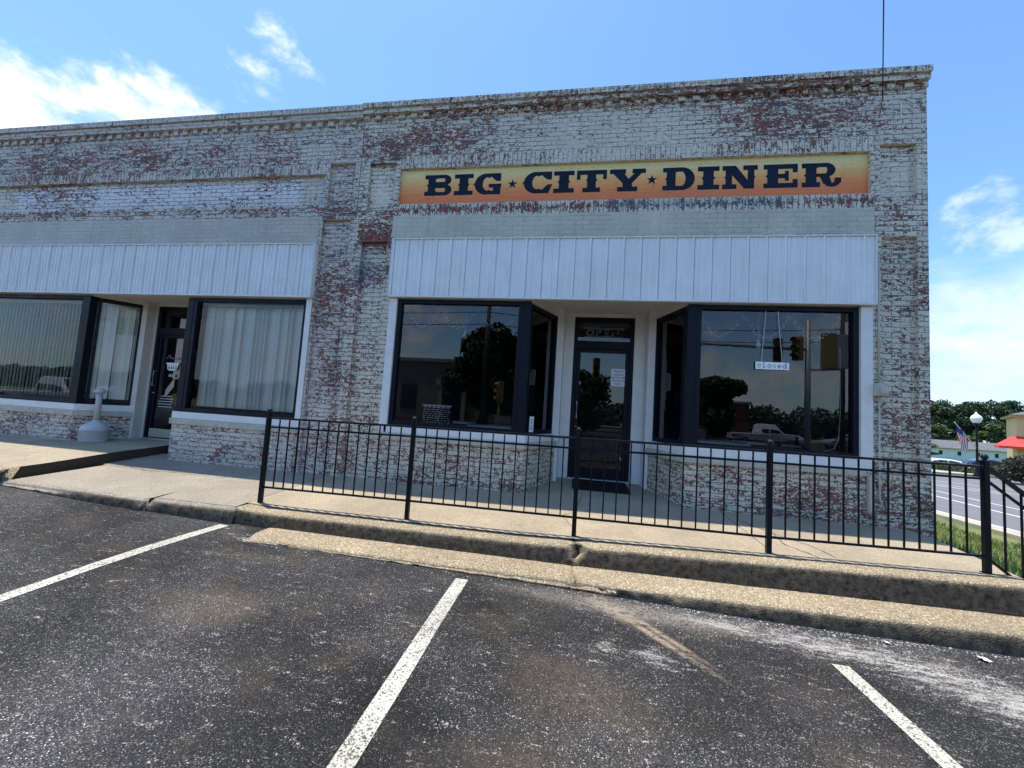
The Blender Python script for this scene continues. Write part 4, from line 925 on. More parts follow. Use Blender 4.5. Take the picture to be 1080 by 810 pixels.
# garlands and bulbs in the diner windows
def garland(xs_, z, name_label):
    g_ = thing('string_garland', name_label, 'garland', (xs_[0], .17, z)); s = MB(); pt = []
    for a, b in zip(xs_, xs_[1:]):
        for i in range(14): q = i / 14; pt.append((lerp(a, b, q) - xs_[0], 0, -.33 * (1 - (2 * q - 1) ** 2)))
    pt.append((xs_[-1] - xs_[0], 0, 0)); s.tube(pt, .0025, 5)
    s.build('cord', M['wire'], g_); b_ = MB()
    for p, q in zip(pt, pt[1:]):
        for k in range(4):
            x = lerp(p[0], q[0], k / 4) + rnd.uniform(-.02, .02); zz = lerp(p[2], q[2], k / 4) + rnd.uniform(-.035, .02); r0 = rnd.uniform(.005, .014); b_.lathe([(.001, -r0), (r0, 0), (.001, r0)], (x, rnd.uniform(-.02, .02), zz), 5)
    b_.build('tinsel', M['bulb'], g_)
garland([-2.66, -2.1, -1.52, -.86], 3.06, 'silver tinsel garland in scallops along the top of the left diner window')
garland([1.66, 2.22, 2.82, 3.42], 3.06, 'silver tinsel garland in scallops along the top of the right diner window')
for x, lb in ((-1.70, 'clear pear bulb hanging inside the left diner window'), (2.44, 'clear pear bulb hanging above the closed plate in the right diner window')):
    b_ = thing('pendant_bulb', lb, 'light bulb', (x, .22, 2.62)); MB().lathe([(.004, -.055), (.025, -.045), (.036, -.015), (.03, .015), (.014, .045), (.013, .075)], (0, 0, 0), 14).build('bulb', M['bulb'], b_, smooth=True); MB().tube([(0, 0, .07), (0, 0, .72)], .003, 5).build('cord', M['white_plastic'], b_)
s = MB(); s.tube([(0, 0, 1.4), (.01, .0, .6), (-.01, 0, .2), (-.06, 0, .05), (-.2, 0, .0)], .006, 6); o = s.build('hanging_cable', M['white_plastic']); o.location = (3.44, .22, 1.24); tag(o, 'white power cord hanging at the right edge inside the right diner window', 'cord')

# tables and chairs inside the diner
def table(x, y, lb):
    t_ = thing('dining_table', lb, 'table', (x, y, .5)); MB().rbox((-.40, -.32, .72), (.40, .32, .755), .01).build('tabletop', M['table_white'], t_)
    MB().lathe([(.24, 0), (.22, .02), (.03, .04), (.03, .72)], (0, 0, 0), 14).build('pedestal', M['interior_dark'], t_, smooth=True)
    return t_
def chair(x, y, rz, lb, grp=None):
    c_ = thing('dining_chair', lb, 'chair', (x, y, .5), rz); MB().rbox((-.2, -.2, .43), (.2, .2, .47), .015).build('seat', M['chair_dark'], c_); MB().rbox((-.2, .18, .6), (.2, .21, .92), .015).build('backrest', M['chair_dark'], c_)
    for a in (-1, 1):
        for b in (-1, 1): MB().tube([(a * .17, b * .18, 0), (a * .17, b * .18, .43 if b < 0 else .9)], .014, 6).build('leg', M['wire'], c_)
    return c_
table(-1.25, .85, 'white dining table behind the left diner window'); table(2.1, .85, 'white dining table behind the middle of the right diner window'); table(3.2, 1.7, 'white dining table at the back right behind the right diner window'); table(-2.3, 1.8, 'white dining table at the back left behind the left diner window')
chair(-1.9, .9, R_(90), 'dark chair left of the table behind the left diner window'); chair(2.78, .9, R_(-90), 'dark chair right of the table in the right diner window'); chair(-1.3, 1.5, R_(0), 'dark chair behind the white table at the left diner window'); chair(2.1, 1.5, 0, 'dark chair behind the white table at the right diner window')
s = MB(); s.tube([(0, 0, 0), (0, 0, .11)], .02, 8)
# door mat
dm = MB().rbox((-.42, -.37, 0), (.42, .37, .014), .005).build('door_mat', M['mat_rubber']); dm.location = (.46, .80, .447); dm.rotation_euler = (R_(3.0), 0, 0); tag(dm, 'black rubber mat lying before the diner door', 'mat')

# ------------------------------------------------------------------ smokers urn
ur = thing('cigarette_urn', 'grey plastic cigarette urn with a tall neck standing by the left shop window', 'ash urn', (-8.17, .10, .525)); ur.scale = (1.17, 1.17, 1.13)
MB().lathe([(.158, 0), (.165, .015), (.163, .17), (.168, .175), (.168, .19), (.160, .195), (.152, .225), (.125, .26), (.08, .29), (.045, .315), (.038, .335)], (0, 0, 0), 28).build('base', M['urn'], ur, smooth=True)
MB().lathe([(.038, .33), (.035, .62), (.035, .74)], (0, 0, 0), 20).build('neck', M['urn'], ur, smooth=True); MB().lathe([(.035, .741), (.058, .75), (.066, .775), (.064, .785), (.03, .815), (.004, .822)], (0, 0, 0), 20).build('cap', M['urn'], ur, smooth=True)
MB().rbox((-.19, -.03, .13), (-.165, .03, .155), .005).build('latch', M['urn'], ur)

# ------------------------------------------------------------------ railing
fe = thing('metal_railing', 'black metal picket railing with ball topped posts along the sidewalk edge', 'railing', (-3.522, -1.4, .28))
O = off(fe)
PX = [-3.522, -1.723, .067, 1.872, 3.613]; PT = [1.367, 1.384, 1.392, 1.399, 1.40]; RY = -1.40
def bar(a, b, wy, wz, m, nm, parent=fe):
    a, b = Vector(a), Vector(b); s = MB(); dv = b - a; Mx = O @ Matrix.Translation(a) @ dv.to_track_quat('X', 'Z').to_matrix().to_4x4(); s.rbox((0, -wy / 2, -wz / 2), (dv.length, wy / 2, wz / 2), .003, 0, Mx); return s.build(nm, m, parent)
for i, (x, zt_) in enumerate(zip(PX, PT)):
    zb = walk(x, RY) - .01; hw = .022
    s = MB(); s.rbox((x - hw, RY - hw, zb), (x + hw, RY + hw, zt_ - .075), .005, 0, O); s.rbox((x - .034, RY - .034, zb - .005), (x + .034, RY + .034, zb + .016), .004, 0, O) if i == 4 else None
    s.rbox((x - hw - .004, RY - hw - .004, zt_ - .074), (x + hw + .004, RY + hw + .004, zt_ - .062), .003, 0, O); p_ = s.build('post', M['black_paint'], fe)
    q = O @ Vector((x, RY, zt_ - .03)); rr = .026; MB().lathe([(.018, -.034), (.012, -.026)] + [(rr * math.cos(R_(a)), rr * math.sin(R_(a))) for a in range(-60, 90, 15)] + [(.001, rr)], tuple(q), 16).build('finial', M['rail_cap'], p_, smooth=True)
for i in range(4):
    x0, x1 = PX[i] + .0225, PX[i + 1] - .0225
    zt0, zt1 = PT[i] - .118, PT[i + 1] - .118
    bar((x0, RY, zt0), (x1, RY, zt1), .036, .022, M['rail_cap'], 'top_rail'); bar((x0, RY, zt0 - .105), (x1, RY, zt1 - .105), .022, .020, M['black_paint'], 'middle_rail')
    zb0, zb1 = zt0 - .80 , zt1 - .80 + (.03 if i == 3 else 0); bar((x0, RY, zb0), (x1, RY, zb1), .022, .020, M['black_paint'], 'bottom_rail')
    n = 13
    for k in range(n):
        q = (k + 1) / (n + 1); x = lerp(x0, x1, q); tilt = rnd.uniform(-.002, .002)
        s = MB(); s.rbox((x - .0065 + tilt, RY - .0065, lerp(zb0, zb1, q) + .012), (x + .0065 + tilt, RY + .0065, lerp(zt0, zt1, q) - .013), .002, 0, O); s.build('baluster', M['black_paint'], fe)
# descending section
xa, xb = 3.637, 5.25; k1, k2 = -.78, -.78
bar((xa, RY, 1.275), (xb, RY, 1.275 + k1 * (xb - xa)), .036, .028, M['rail_cap'], 'top_rail'); bar((xa, RY, 1.155), (xb, RY, 1.155 + k2 * (xb - xa)), .022, .020, M['black_paint'], 'middle_rail'); bar((xa, RY, .48), (xb, RY, .48 + k1 * (xb - xa)), .022, .020, M['black_paint'], 'bottom_rail')
for k in range(11):
    x = xa + .115 + k * .125
    if x < xb - .05: s = MB(); s.rbox((x - .0065, RY - .0065, .49 + k1 * (x - xa)), (x + .0065, RY + .0065, 1.262 + k1 * (x - xa)), .002, 0, O); s.build('baluster', M['black_paint'], fe)
s = MB(); s.rbox((xb, RY - .0325, -1.35), (xb + .065, RY + .0325, .15), .005, 0, O); s.build('post', M['black_paint'], fe)

# ------------------------------------------------------------------ service cable
pole_p = Vector((3.2, -12.5, 9.0))
def cable(a, b, sag, rad, label, name='utility_cable', grp=None):
    a, b = Vector(a), Vector(b); s = MB(); n = 24; s.tube([tuple(a.lerp(b, i / n) - a - Vector((0, 0, sag * 4 * (i / n) * (1 - i / n)))) for i in range(n + 1)], rad, 6); o = s.build(name, M['wire'], smooth=True); o.location = a; return tag(o, label, 'cable', grp)
cable((3.73, -.10, 5.80), (-9.8, -20.0, 8.7), .12, .0055, 'thin black service cable rising from the brick wall right of the sign')
o = cable((3.73, -.09, 5.79), (3.715, -.06, 5.6), 0, .0035, 'short black cable tail hanging down the brick wall below the service cable')

# ------------------------------------------------------------------ grass on the bank
s = MB()
for i in range(26000):
    x = 4.28 + rnd.random() ** 1.4 * 6.5; y = rnd.uniform(-1.0, 9.5)
    if x < 4.4 and y > 0: continue
    if x < 5.3 and y < -.75: continue
    z = ground_h(x, y); h = rnd.uniform(.04, .13) * (1.2 if mnoise.noise(Vector((x * 1.5, y * 1.5, 0))) > 0 else .7); a = rnd.uniform(0, 6.28); wd = rnd.uniform(.004, .009) * (1 + x * .12); lx_ = rnd.uniform(-.05, .05); ly_ = rnd.uniform(-.05, .05)
    s.add([(x - wd * math.cos(a), y - wd * math.sin(a), z - .01), (x + wd * math.cos(a), y + wd * math.sin(a), z - .01), (x + lx_, y + ly_, z + h)], [(0, 1, 2)])
tag(s.build('grass', M['grass_blade'], uv=False), 'uneven sunlit green grass on the bank beside the building corner', 'grass', kind='stuff')

# ------------------------------------------------------------------ street on the right
def road_z(x, y): return ground_h(x, y) + .015
slab('road', 12.2, 46, -30, 27.5, lambda x, y: max(ground_h(x, y), ground_h(x, y)) + .02 if y > 0 else ground_h(x, y) + .02, M['road_asphalt'], .1, nx=30)
def rline(p0, p1, wd, z=-1.0):
    p0 = Vector(p0); p1 = Vector(p1); dv = (p1 - p0); p0 = p0 - dv * .15; p1 = p1 + dv * .3; dv = p1 - p0; nv = Vector((-dv.y, dv.x)).normalized() * wd / 2; n = 8; s = MB()
    for i in range(n + 1):
        p = p0 + dv * i / n
        for sg in (1, -1): q = p + nv * sg; s.v.append((q.x, q.y, ground_h(q.x, q.y) + .026))
    s.f = [(2 * i, 2 * i + 1, 2 * i + 3, 2 * i + 2) for i in range(n)]; s.mi = [0] * n; tag(s.build('lane_marking', M['road_paint']), kind='structure')
rline((12.5, 14), (12.75, 5.5), .14); rline((15.8, 14.64), (15.22, 10.55), .14); rline((19.3, 19.1), (20.5, 17.8), .16); rline((17.4, 17.0), (16.9, 12.2), .12); rline((21.6, 21.5), (23.6, 20.2), .14); rline((19.6, 21), (24.0, 14.2), .12)
s = slab('far_sidewalk', 20, 46, 27.6, 31.5, lambda x, y: ground_h(x, y) + .13, M['pale_walk'], .3)
slab('near_curb', 11.6, 12.1, -20, 27.5, lambda x, y: ground_h(x, y) + .12, M['pale_walk'], .3, nx=2)

def leafcloud(n, shape, size, seed, blobs):
    """leaf sized quads spread over clumps; blobs: (centre, radius vector)"""
    q = random.Random(seed); s = MB()
    for i in range(n):
        c_, rv = q.choice(blobs); d_ = Vector((q.gauss(0, 1), q.gauss(0, 1), q.gauss(0, 1))).normalized() * (q.random() ** .35)
        p = Vector(c_) + Vector((d_.x * rv[0], d_.y * rv[1], d_.z * rv[2])) * (1 + .25 * mnoise.noise(d_ * 3 + Vector((seed, 0, 0))))
        a = Vector((q.gauss(0, 1), q.gauss(0, 1), q.gauss(0, .7))).normalized(); b = a.cross(Vector((q.gauss(0, 1), q.gauss(0, 1), q.gauss(0, 1)))).normalized(); k = size * q.uniform(.6, 1.3)
        s.add([p - a * k, p - b * k * .55, p + a * k, p + b * k * .55], [(0, 1, 2, 3)])
    return s
def tree(name, loc, h, rad, n, leaf, seed, label, group=None, size=.28, trunk=.25, vz=(.045, .10)):
    q = random.Random(seed); t_ = thing(name, label, 'tree', loc, q.uniform(0, 6), group); bl = []
    th = h * trunk; s = MB(); s.tube([(0, 0, -.4), (.05, 0, th), (.1, .05, h * .8)], [h * .028, h * .02, h * .006], 8)
    for i in range(13):
        a = q.uniform(0, 6.28); f = q.random(); zz = lerp(th, h * .93, f); rr = rad * (.25 + .6 * math.sin(math.pi * min(1, .15 + .8 * (1 - f)))) * q.uniform(.4, 1.0); c_ = (rr * math.cos(a), rr * math.sin(a), zz)
        bl.append((c_, (rad * q.uniform(.26, .46), rad * q.uniform(.26, .46), h * q.uniform(*vz)))); s.tube([(.05, 0, zz * .6), (c_[0] * .6, c_[1] * .6, zz * .85), c_], [h * .01, h * .007, h * .003], 5)
    bl.append(((0, 0, h * .9), (rad * .35, rad * .35, h * .1)))
    s.build('trunk', M['bark'], t_, smooth=True); leafcloud(n, 0, size, seed, bl).build('crown', leaf, t_, uv=False); return t_

# bush by the road, hedge, lamp, flag
bu = thing('dark_bush', 'dense dark reddish green bush right of the street lamp', 'bush', (28.2, 23.6, -1.0))
leafcloud(9000, 0, .085, 5, [((0, 0, 1.0), (1.2, 1.2, .95)), ((.5, -.5, 1.3), (1.0, 1.0, .8)), ((-.5, .2, .9), (.9, .9, .8)), ((.9, -.9, .9), (1, 1, .85))]).build('foliage', M['leaf_bush'], bu, uv=False)
MB().tube([(0, 0, -.1), (.05, 0, .8)], .07, 6).build('stem', M['bark'], bu)
hg = thing('low_hedge', 'low clipped green hedge behind the street lamp in front of the parked cars', 'hedge', (32.5, 31.6, ground_h(29, 29)))
s = leafcloud(16000, 0, .07, 9, [((-9 + i * .9, 3 - i * .33 + (i % 3) * .1, .25), (.7, .5, .42 + .1 * (i % 2))) for i in range(22)]); s.build('foliage', M['leaf_hedge'], hg, uv=False)
lp = thing('street_lamp', 'black street lamp with white acorn globe across the side street', 'street lamp', (28.62, 27.48, -1.0))
MB().lathe([(.24, 0), (.24, .12), (.17, .2), (.15, .5), (.10, .62), (.075, .8), (.06, 3.1), (.055, 3.62)], (0, 0, 0), 12).build('pole', M['black_paint'], lp, smooth=True)
MB().lathe([(.06, 3.62), (.15, 3.68), (.19, 3.76), (.17, 3.79), (.10, 3.81)], (0, 0, 0), 16).build('collar', M['black_paint'], lp, smooth=True)
MB().lathe([(.13, 3.815), (.22, 3.9), (.295, 4.08), (.30, 4.2), (.24, 4.33), (.13, 4.42), (.09, 4.46), (.075, 4.52), (.03, 4.60), (.005, 4.64)], (0, 0, 0), 20).build('globe', M['globe'], lp, smooth=True)
fl = thing('flag', 'striped red white and blue flag hanging from a slanted pole on the street lamp', 'flag', (28.62, 27.48, 1.05))
cr = Vector((r.x, r.y, 0)).normalized(); tip = cr * -1.55 + Vector((0, 0, 1.72)); MB().tube([cr * -.06, tip], .03, 8).build('flagpole', M['alu'], fl)
MB().lathe([(.01, -.05), (.05, 0), (.01, .05)], tuple(tip), 8).build('finial', M['yellow'], fl)
cu = MB(); n1_, n2_ = 13, 16
def fp(a, b):
    p = tip.lerp(Vector((0, 0, 0)), .06 + b * .50); hang = Vector((0, 0, -1.0)) * a * 1.35 - cr * a * -.18; return p + hang + Vector((-cr.y, cr.x, 0)) * (.07 * math.sin(b * 9 + a * 4)) - cr * b * .25 * a
for i in range(13):
    for j in range(n2_):
        a0, a1, b0, b1 = i / 13, (i + 1) / 13, j / n2_, (j + 1) / n2_
        # fly runs downwards along a; stripes run along the fly, so they split b
for j in range(13):
    for i in range(n2_):
        a0, a1, b0, b1 = i / n2_, (i + 1) / n2_, j / 13, (j + 1) / 13
        mi = 2 if (a1 <= .42 and b0 < 7 / 13) else (0 if j % 2 == 0 else 1)
        cu.add([fp(a0, b0), fp(a1, b0), fp(a1, b1), fp(a0, b1)], [(0, 1, 2, 3)], mi)
cu.build('cloth', [M['flag_red'], M['flag_white'], M['flag_blue']], fl)

# ------------------------------------------------------------------ cars
def car(label, loc, rz, paint, group=None, pickup=False, L=4.6, H=1.47):
    t_ = thing('pickup_truck' if pickup else 'parked_car', label, 'pickup truck' if pickup else 'car', loc, rz, group); W2 = .9
    if pickup: body = [(-2.7, .45), (-2.7, .95), (-.55, .98), (-.52, 1.0), (.75, 1.02), (1.2, 1.05), (2.45, 1.0), (2.65, .85), (2.68, .45)]; cab = [(-.6, 1.0), (-.5, 1.75), (-.3, 1.8), (.6, 1.79), (1.25, 1.04)]
    else: body = [(-2.25, .42), (-2.28, .75), (-2.2, .93), (-1.6, .98), (1.05, .93), (1.75, .86), (2.2, .72), (2.3, .55), (2.27, .35), (-2.2, .32)]; cab = [(-1.75, .96), (-1.15, 1.38), (-.6, H), (.15, H - .02), (.55, 1.33), (1.25, .92)]
    def loft(poly, wf, nm, m, par, inset=0.):
        s = MB(); n = len(poly); ws = []
        for x, z in poly: ws.append(wf(x, z))
        for sg in (-1, -.75, .75, 1): s.v += [(x, sg * w_ * (1 if abs(sg) == 1 else 1.02), z + (0.0 if abs(sg) == 1 else .02)) for (x, z), w_ in zip(poly, ws)]
        for k in range(3): s.f += [(k * n + i, k * n + (i + 1) % n, (k + 1) * n + (i + 1) % n, (k + 1) * n + i) for i in range(n)]
        s.f += [tuple(range(n))[::-1], tuple(3 * n + i for i in range(n))]; s.mi = [0] * len(s.f); o = s.build(nm, m, par); md = o.modifiers.new('b', 'BEVEL'); md.width = .04; md.segments = 2
        return o
    b_ = loft(body, lambda x, z: W2 * (1 - .10 * sm(abs(x), 1.7, 2.4)), 'body', paint, t_)
    loft(cab, lambda x, z: W2 * (.97 - .22 * sm(z, .95, 1.5)), 'cabin', paint, t_)
    g_ = MB()
    zb, ztp = (1.07, 1.68) if pickup else (.99, H - .09)
    for sg in (-1, 1):
        if pickup: pl = [[(-.48, zb), (-.42, ztp), (.08, ztp), (.08, zb)], [(.14, zb), (.14, ztp), (.58, ztp), (1.08, zb)]]
        else: pl = [[(-1.5, zb), (-1.02, 1.31), (-.5, ztp), (-.42, ztp), (-.42, zb)], [(-.36, zb), (-.36, ztp), (.14, ztp), (.45, 1.28), (1.0, zb)]]
        for p in pl: g_.add([(x, sg * (W2 * (.97 - .22 * sm(z, .95, 1.5)) + .012), z) for x, z in p], [tuple(range(len(p)))])
    wsx = [(cab[-1][0] - .02, cab[-1][1] + .05), (cab[-2][0] + .05, cab[-2][1] - .04)] if pickup else [(1.18, 1.0), (.62, 1.31)]
    g_.add([(wsx[0][0] + .03, -.72, wsx[0][1]), (wsx[0][0] + .03, .72, wsx[0][1]), (wsx[1][0] + .03, .6, wsx[1][1]), (wsx[1][0] + .03, -.6, wsx[1][1])], [(0, 1, 2, 3)])
    g_.build('window', M['car_glass'], t_)
    for x in ((-1.75, 1.75) if pickup else (-1.38, 1.42)):
        for sg in (-1, 1):
            Mx = Matrix.Translation((x, sg * .80, .33)) @ Matrix.Rotation(R_(90), 4, 'X'); s = MB(); s.lathe([(.2, -.10), (.31, -.10), (.33, -.07), (.33, .07), (.31, .10), (.2, .10)], (0, 0, 0), 20); s.v = [tuple(Mx @ Vector(v)) for v in s.v]; w_ = s.build('wheel', M['tyre'], t_, smooth=True)
            s = MB(); s.lathe([(.02, -.105), (.21, -.105), (.21, .105), (.02, .105)], (0, 0, 0), 12); s.v = [tuple(Mx @ Vector(v)) for v in s.v]; s.build('rim', M['rim'], w_)
    for sg in (-1, 1):
        MB().rbox((2.1, sg * .78 - .16, .62), (2.3 if not pickup else 2.7, sg * .78 + .12, .76), .03).build('headlight', M['lamp_clear'], t_); MB().rbox((-2.30 if not pickup else -2.73, sg * .78 - .12, .68), (-2.1, sg * .78 + .12, .84), .03).build('taillight', M['lamp_red'], t_)
    return t_
ad = math.atan2(-.33, .9)
car('white sedan parked behind the low hedge across the side street', (31.2, 33.8, -1.62), ad + R_(180), M['car_white'])
car('dark blue car parked behind the white sedan across the street', (38.5, 38.6, -1.62), ad + R_(180), M['car_dark'], H=1.5)
car('silver car partly hidden behind the street lamp pole', (40.9, 34.9, -1.66), ad + R_(10), M['car_silver'])

# ------------------------------------------------------------------ far buildings and trees
def P_(x, y): return ground_h(x, y)
lb = thing('long_building', 'long low pale blue building with grey shingle roof beyond the parked cars', 'building', (92, 100.8, -3.25), R_(9))
MB().box((-24, 0, 0), (22, 8, 2.8)).build('wall', M['pale_blue_wall'], lb)
s = MB(); s.prism([(-24.6, 2.75), (22.6, 2.75), (22.6, 2.87), (-24.6, 2.87)], -.7, 8.7); s.add([(-24.6, -.7, 2.872), (22.6, -.7, 2.872), (22, 4, 4.65), (-24, 4, 4.65), (22.6, 8.7, 2.872), (-24.6, 8.7, 2.872)], [(0, 1, 2, 3), (3, 2, 4, 5), (0, 3, 5), (1, 4, 2)]); s.build('roof', M['grey_shingle'], lb)
for i in range(10): x = -21 + i * 4.3; f = MB().box((x - .4, -.05, 1.3), (x + .4, .02, 2.2)).build('window', M['car_glass'], lb)
bb = thing('beige_building', 'beige stucco building with red canvas awning at the right edge', 'building', (56.1, 54.1, -1.9), R_(-38))
MB().box((0, 0, 0), (12, 10, 6.9)).build('wall', M['beige_wall'], bb); MB().box((-.5, -.5, 6.9), (12.5, 10.5, 7.15)).build('eave', M['stone_trim'], bb)
s = MB(); s.add([(-.7, -.7, 7.152), (12.7, -.7, 7.152), (12.7, 10.7, 7.152), (-.7, 10.7, 7.152), (4, 4, 8.6), (8, 4, 8.6), (8, 6, 8.6), (4, 6, 8.6)], [(0, 1, 5, 4), (1, 2, 6, 5), (2, 3, 7, 6), (3, 0, 4, 7), (4, 5, 6, 7)]); s.build('roof', M['grey_shingle'], bb)
s = MB(); X0, X1 = -1.6, 12.2; s.add([(X0, -1.9, 3.1), (X1, -1.9, 3.1), (X1, -.02, 4.4), (-.1, -.02, 4.4), (X0, -1.9, 2.8), (X1, -1.9, 2.8), (X0, 4, 3.1), (-.1, 4, 4.4), (X0, 4, 2.8)], [(0, 1, 2, 3), (0, 1, 5, 4), (0, 3, 7, 6), (0, 6, 8, 4)]); s.build('awning', M['red_canvas'], bb)
for x in (2, 6, 10): MB().box((x - .8, -.06, .9), (x + .8, .02, 2.5)).build('window', M['car_glass'], bb)
trs = [(102, 126, 12.6, 7.0), (107.5, 127.8, 13.0, 5.2), (110.5, 131, 10.2, 5.0), (113.1, 128.8, 12.0, 5.5), (117.2, 129.4, 13.0, 5.6), (121.3, 130, 13.7, 6.0), (125, 130.7, 12.4, 5.0), (127.7, 131, 14.2, 5.4), (131.5, 131.6, 12.8, 6), (108, 139, 11.5, 7), (122, 140, 11.5, 7), (97, 124, 12, 6)]
names = ['leftmost tall pine beside the brick building corner on the skyline', 'tall rounded pine second from the building corner', 'low dark pine filling the dip in the skyline', 'pine whose top stands above the flag', 'broad pine behind the lamp globe', 'dark spreading pine right of the lamp globe', 'narrow pine between the lamp and the beige building', 'tall dark pine above the beige building roof', 'rightmost pine at the photo edge above the beige building', 'far pine seen through the dip left of the lamp', 'far pine seen between two nearer crowns right of the lamp', 'dark pine mostly hidden behind the brick corner']
for i, (x, y, ztop, rd) in enumerate(trs): tree('pine_tree', (x, y, -3.6), ztop + 3.8, rd, 5500, M['leaf_dark'], 20 + i, names[i], 'pine trees on the skyline', .34, .2)
for i, (x, y, h, lbv) in enumerate(((96.3, 115.4, 9.0, 'bright green leafy tree left of the flag before the pines'), (103, 117, 6.3, 'dark green leafy tree behind the flag and lamp pole'), (111.3, 117.7, 10.0, 'yellow green tree left of the beige building'), (61.5, 73.5, 3.6, 'small green tree beside the brick corner before the long building'))):
    tree('leafy_tree', (x, y, -3.4 if i < 3 else -2.9), h, h * .55, 5200 if i < 3 else 3500, M['leaf_mid'], 60 + i, lbv, None, .30 if i < 3 else .14, .12)

# ------------------------------------------------------------------ across the lot, seen in the window glass
def upole(x, y, h, lab):
    p = thing('utility_pole', lab, 'utility pole', (x, y, ground_h(x, y))); MB().tube([(0, 0, -.3), (0, 0, h)], [.17, .11], 10).build('mast', M['post_wood'], p, smooth=True); MB().rbox((-1.2, -.06, h - .7), (1.2, .06, h - .58), .01).build('crossarm', M['post_wood'], p)
    for q in (-1.1, -.5, .5, 1.1): MB().lathe([(.03, 0), (.05, .05), (.03, .12)], (q, 0, h - .58), 8).build('insulator', M['galv'], p)
    MB().lathe([(.02, 0), (.2, .02), (.2, .75), (.02, .8)], (.32, 0, h - 2.3), 12).build('transformer', M['galv'], p); return p
upole(-6.05, -20, 11.0, 'wooden utility pole reflected at the right of the left diner window'); upole(-16.1, -20, 12.2, 'wooden utility pole reflected at the left edge of the left diner window'); upole(18, -24, 11.5, 'wooden utility pole far across the lot beyond the signal pole')
for i, (z, dy) in enumerate(((10.2, 0), (9.6, .3), (8.2, 0), (7.4, .1))):
    cable((-40, -20.2 - dy, z + .6), (-6.05, -20 - dy, z), .5, .022, ['topmost power line left of the reflected pole', 'second power line left of the reflected pole', 'third thicker line left of the reflected pole', 'lowest line left of the reflected pole'][i], 'power_line'); cable((-6.05, -20 - dy, z), (18, -24 - dy, z + .4), .5, .022, ['topmost power line between the two reflected poles', 'second power line between the two reflected poles', 'third line between the two reflected poles', 'lowest line between the two reflected poles'][i], 'power_line')
sp = thing('traffic_signal_pole', 'galvanised signal pole with mast arm reflected in the right diner window', 'signal pole', (10.49, -14, ground_h(10.49, -14)))
MB().tube([(0, 0, 0), (0, 0, 6.6)], [.14, .10], 12).build('mast', M['galv'], sp, smooth=True); MB().tube([(0, 0, 5.25), (-5, 0, 5.4), (-11.5, 0, 5.2)], [.08, .07, .05], 8).build('mast_arm', M['galv'], sp, smooth=True); MB().tube([(0, 0, 4.3), (1.4, 0, 4.4)], .05, 8).build('side_arm', M['galv'], sp)
def signal(x, z, lab, rz=0, y=-14, side=0):
    s_ = thing('traffic_signal', lab, 'traffic light', (x, y, z), rz); MB().rbox((-.19, -.16, -.56), (.19, .10, .56), .03).build('housing', M['yellow'], s_)
    for k in (-.36, 0, .36):
        l_ = MB(); l_.lathe([(.02, 0), (.13, 0), (.15, .02)], (0, 0, 0), 14); l_.v = [(a, .10 + c_, k + b) for a, b, c_ in l_.v]; l_.build('lens', M['orange_lens'] if k > 0 else M['lens_dark'], s_)
        h_ = MB(); n = 10; vs = []
        for yy in (.10, .32):
            for i in range(n + 1): q = math.pi * i / n; vs.append((.165 * math.cos(q), yy, k + .165 * math.sin(q)))
        h_.add(vs, [(i, i + 1, n + 2 + i, n + 1 + i) for i in range(n)]); h_.build('visor', M['yellow'], s_)
    return s_
signal(9.23, 5.15, 'yellow traffic signal left of the pole, reflected above the closed plate', R_(25)); signal(10.05, 5.25, 'yellow traffic signal beside the pole reflected in the right window', R_(55)); signal(1.13, 4.2, 'yellow traffic signal reflected in the diner door glass', R_(0), -13.9); signal(-3.8, 2.45, 'low yellow traffic signal reflected in the left diner window', R_(60))
ps = MB().tube([(0, 0, 0), (0, 0, 2.0)], .06, 8).build('signal_post', M['yellow'], smooth=True); ps.location = (-3.8, -14.0, 0); tag(ps, 'short yellow post under the low traffic signal', 'post')
cb = thing('control_cabinet', 'large yellow backplate cabinet right of the reflected signal pole', 'signal cabinet', (11.5, -13.8, 5.15)); MB().rbox((-.55, -.12, -.8), (.0, .12, .8), .02).build('front_panel', M['yellow'], cb); MB().rbox((.01, -.1, -.78), (.62, .14, .76), .02).build('rear_panel', M['galv'], cb)
cv = thing('civic_building', 'tan brick building with a stone doorway across the lot', 'building', (-12, -31, 0))
MB().box((-6, -10, 0), (7.5, 0, 5.9)).build('wall', M['tan_brick'], cv); MB().rbox((-6.2, -10.2, 5.9), (7.7, .2, 6.3), .05).build('cornice', M['stone_trim'], cv); MB().box((-.5, -.05, 0), (1.1, .06, 2.8)).build('door', M['interior_dark'], cv)
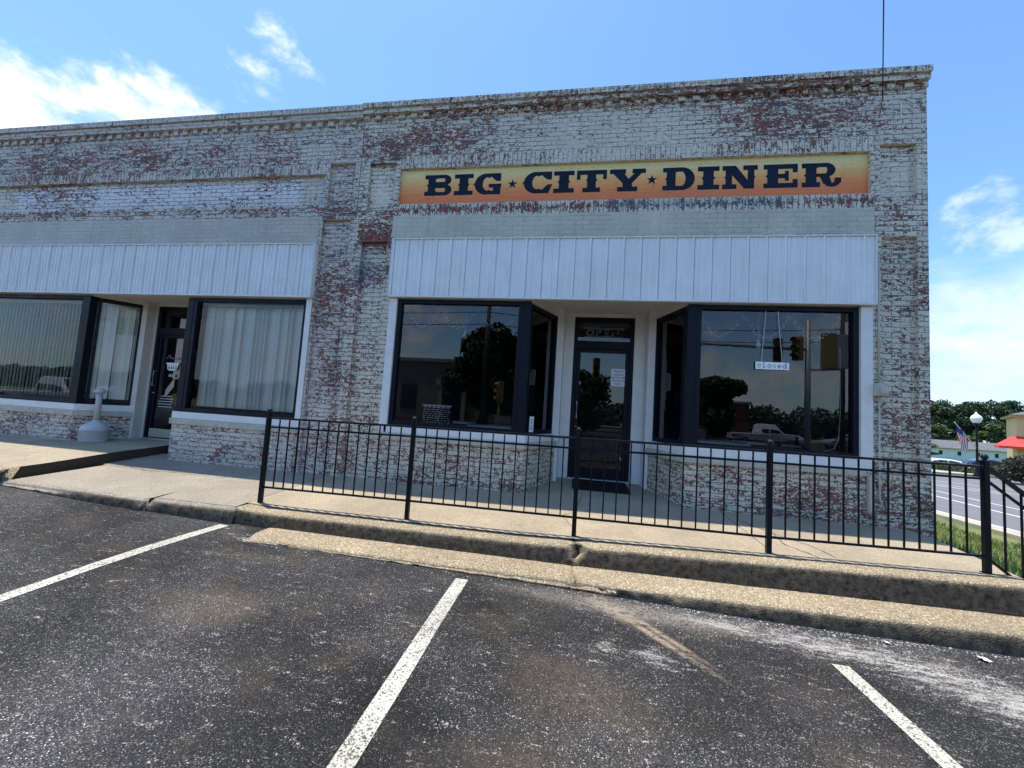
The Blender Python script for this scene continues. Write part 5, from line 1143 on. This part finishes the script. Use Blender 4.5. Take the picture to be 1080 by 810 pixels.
for x in (-.9, 1.5): MB().rbox((x - .22, .0, 0), (x + .22, .35, 3.6), .03).build('column', M['stone_trim'], cv)
MB().rbox((-1.4, .0, 3.6), (2.0, .4, 4.2), .03).build('pediment', M['stone_trim'], cv)
for x in (-4.2, 4.2): f = MB().box((x - .8, -.03, 1.2), (x + .8, .05, 3.6)).build('window', M['car_glass'], cv)
rb = thing('brick_block', 'low red brick block across the lot reflected in the right window', 'building', (16, -48, 0)); MB().box((-8, -8, 0), (6, 0, 4.4)).build('wall', M['red_brick_far'], rb); MB().rbox((-8.2, -8.2, 4.4), (6.2, .2, 4.7), .04).build('cornice', M['stone_trim'], rb)
for x in (-6, -2, 2): MB().box((x - .7, -.03, 1.2), (x + .7, .05, 2.9)).build('window', M['car_glass'], rb)
tree('broadleaf_tree', (-7.2, -26, 0), 8.6, 3.6, 22000, M['leaf_dark'], 91, 'dark round tree reflected at the right half of the left diner window', None, .17, .15, (.11, .19))
tree('broadleaf_tree', (.4, -23, 0), 5.2, 2.3, 6000, M['leaf_dark'], 92, 'dark bushy tree reflected in the lower diner door glass', None, .15, .15, (.11, .19))
tree('broadleaf_tree', (10.4, -27, 0), 5.0, 3.0, 16000, M['leaf_dark'], 93, 'green tree reflected at the lower left of the right diner window', None, .17, .15, (.11, .19))
q = random.Random(5); bl = [((x, -75 - 6 * math.sin(x * .07) + q.uniform(-4, 4), q.uniform(.8, 3)), (5, 4, q.uniform(1.6, 3.6))) for x in range(-190, 150, 5)]
tag(leafcloud(110000, 0, .42, 77, bl).build('woodland', M['leaf_dark'], uv=False), 'dark far wood closing the view beyond the parking lot', 'woodland', kind='stuff')
car('white pickup truck reflected at the lower left of the right diner window', (16.2, -31, 0), R_(2), M['car_white'], None, True); car('silver car reflected right of the white pickup', (23.4, -31.4, 0), R_(184), M['car_silver']); car('white sedan reflected in the lower right of the right window', (30.2, -31, 0), R_(3), M['car_white'])
car('white pickup truck reflected in the blinds window of the left shop', (-27.5, -11.5, 0), R_(-8), M['car_white'], None, True); car('red car far across the lot right of the silver car', (9.5, -33.5, 0), R_(180), M['car_red'])
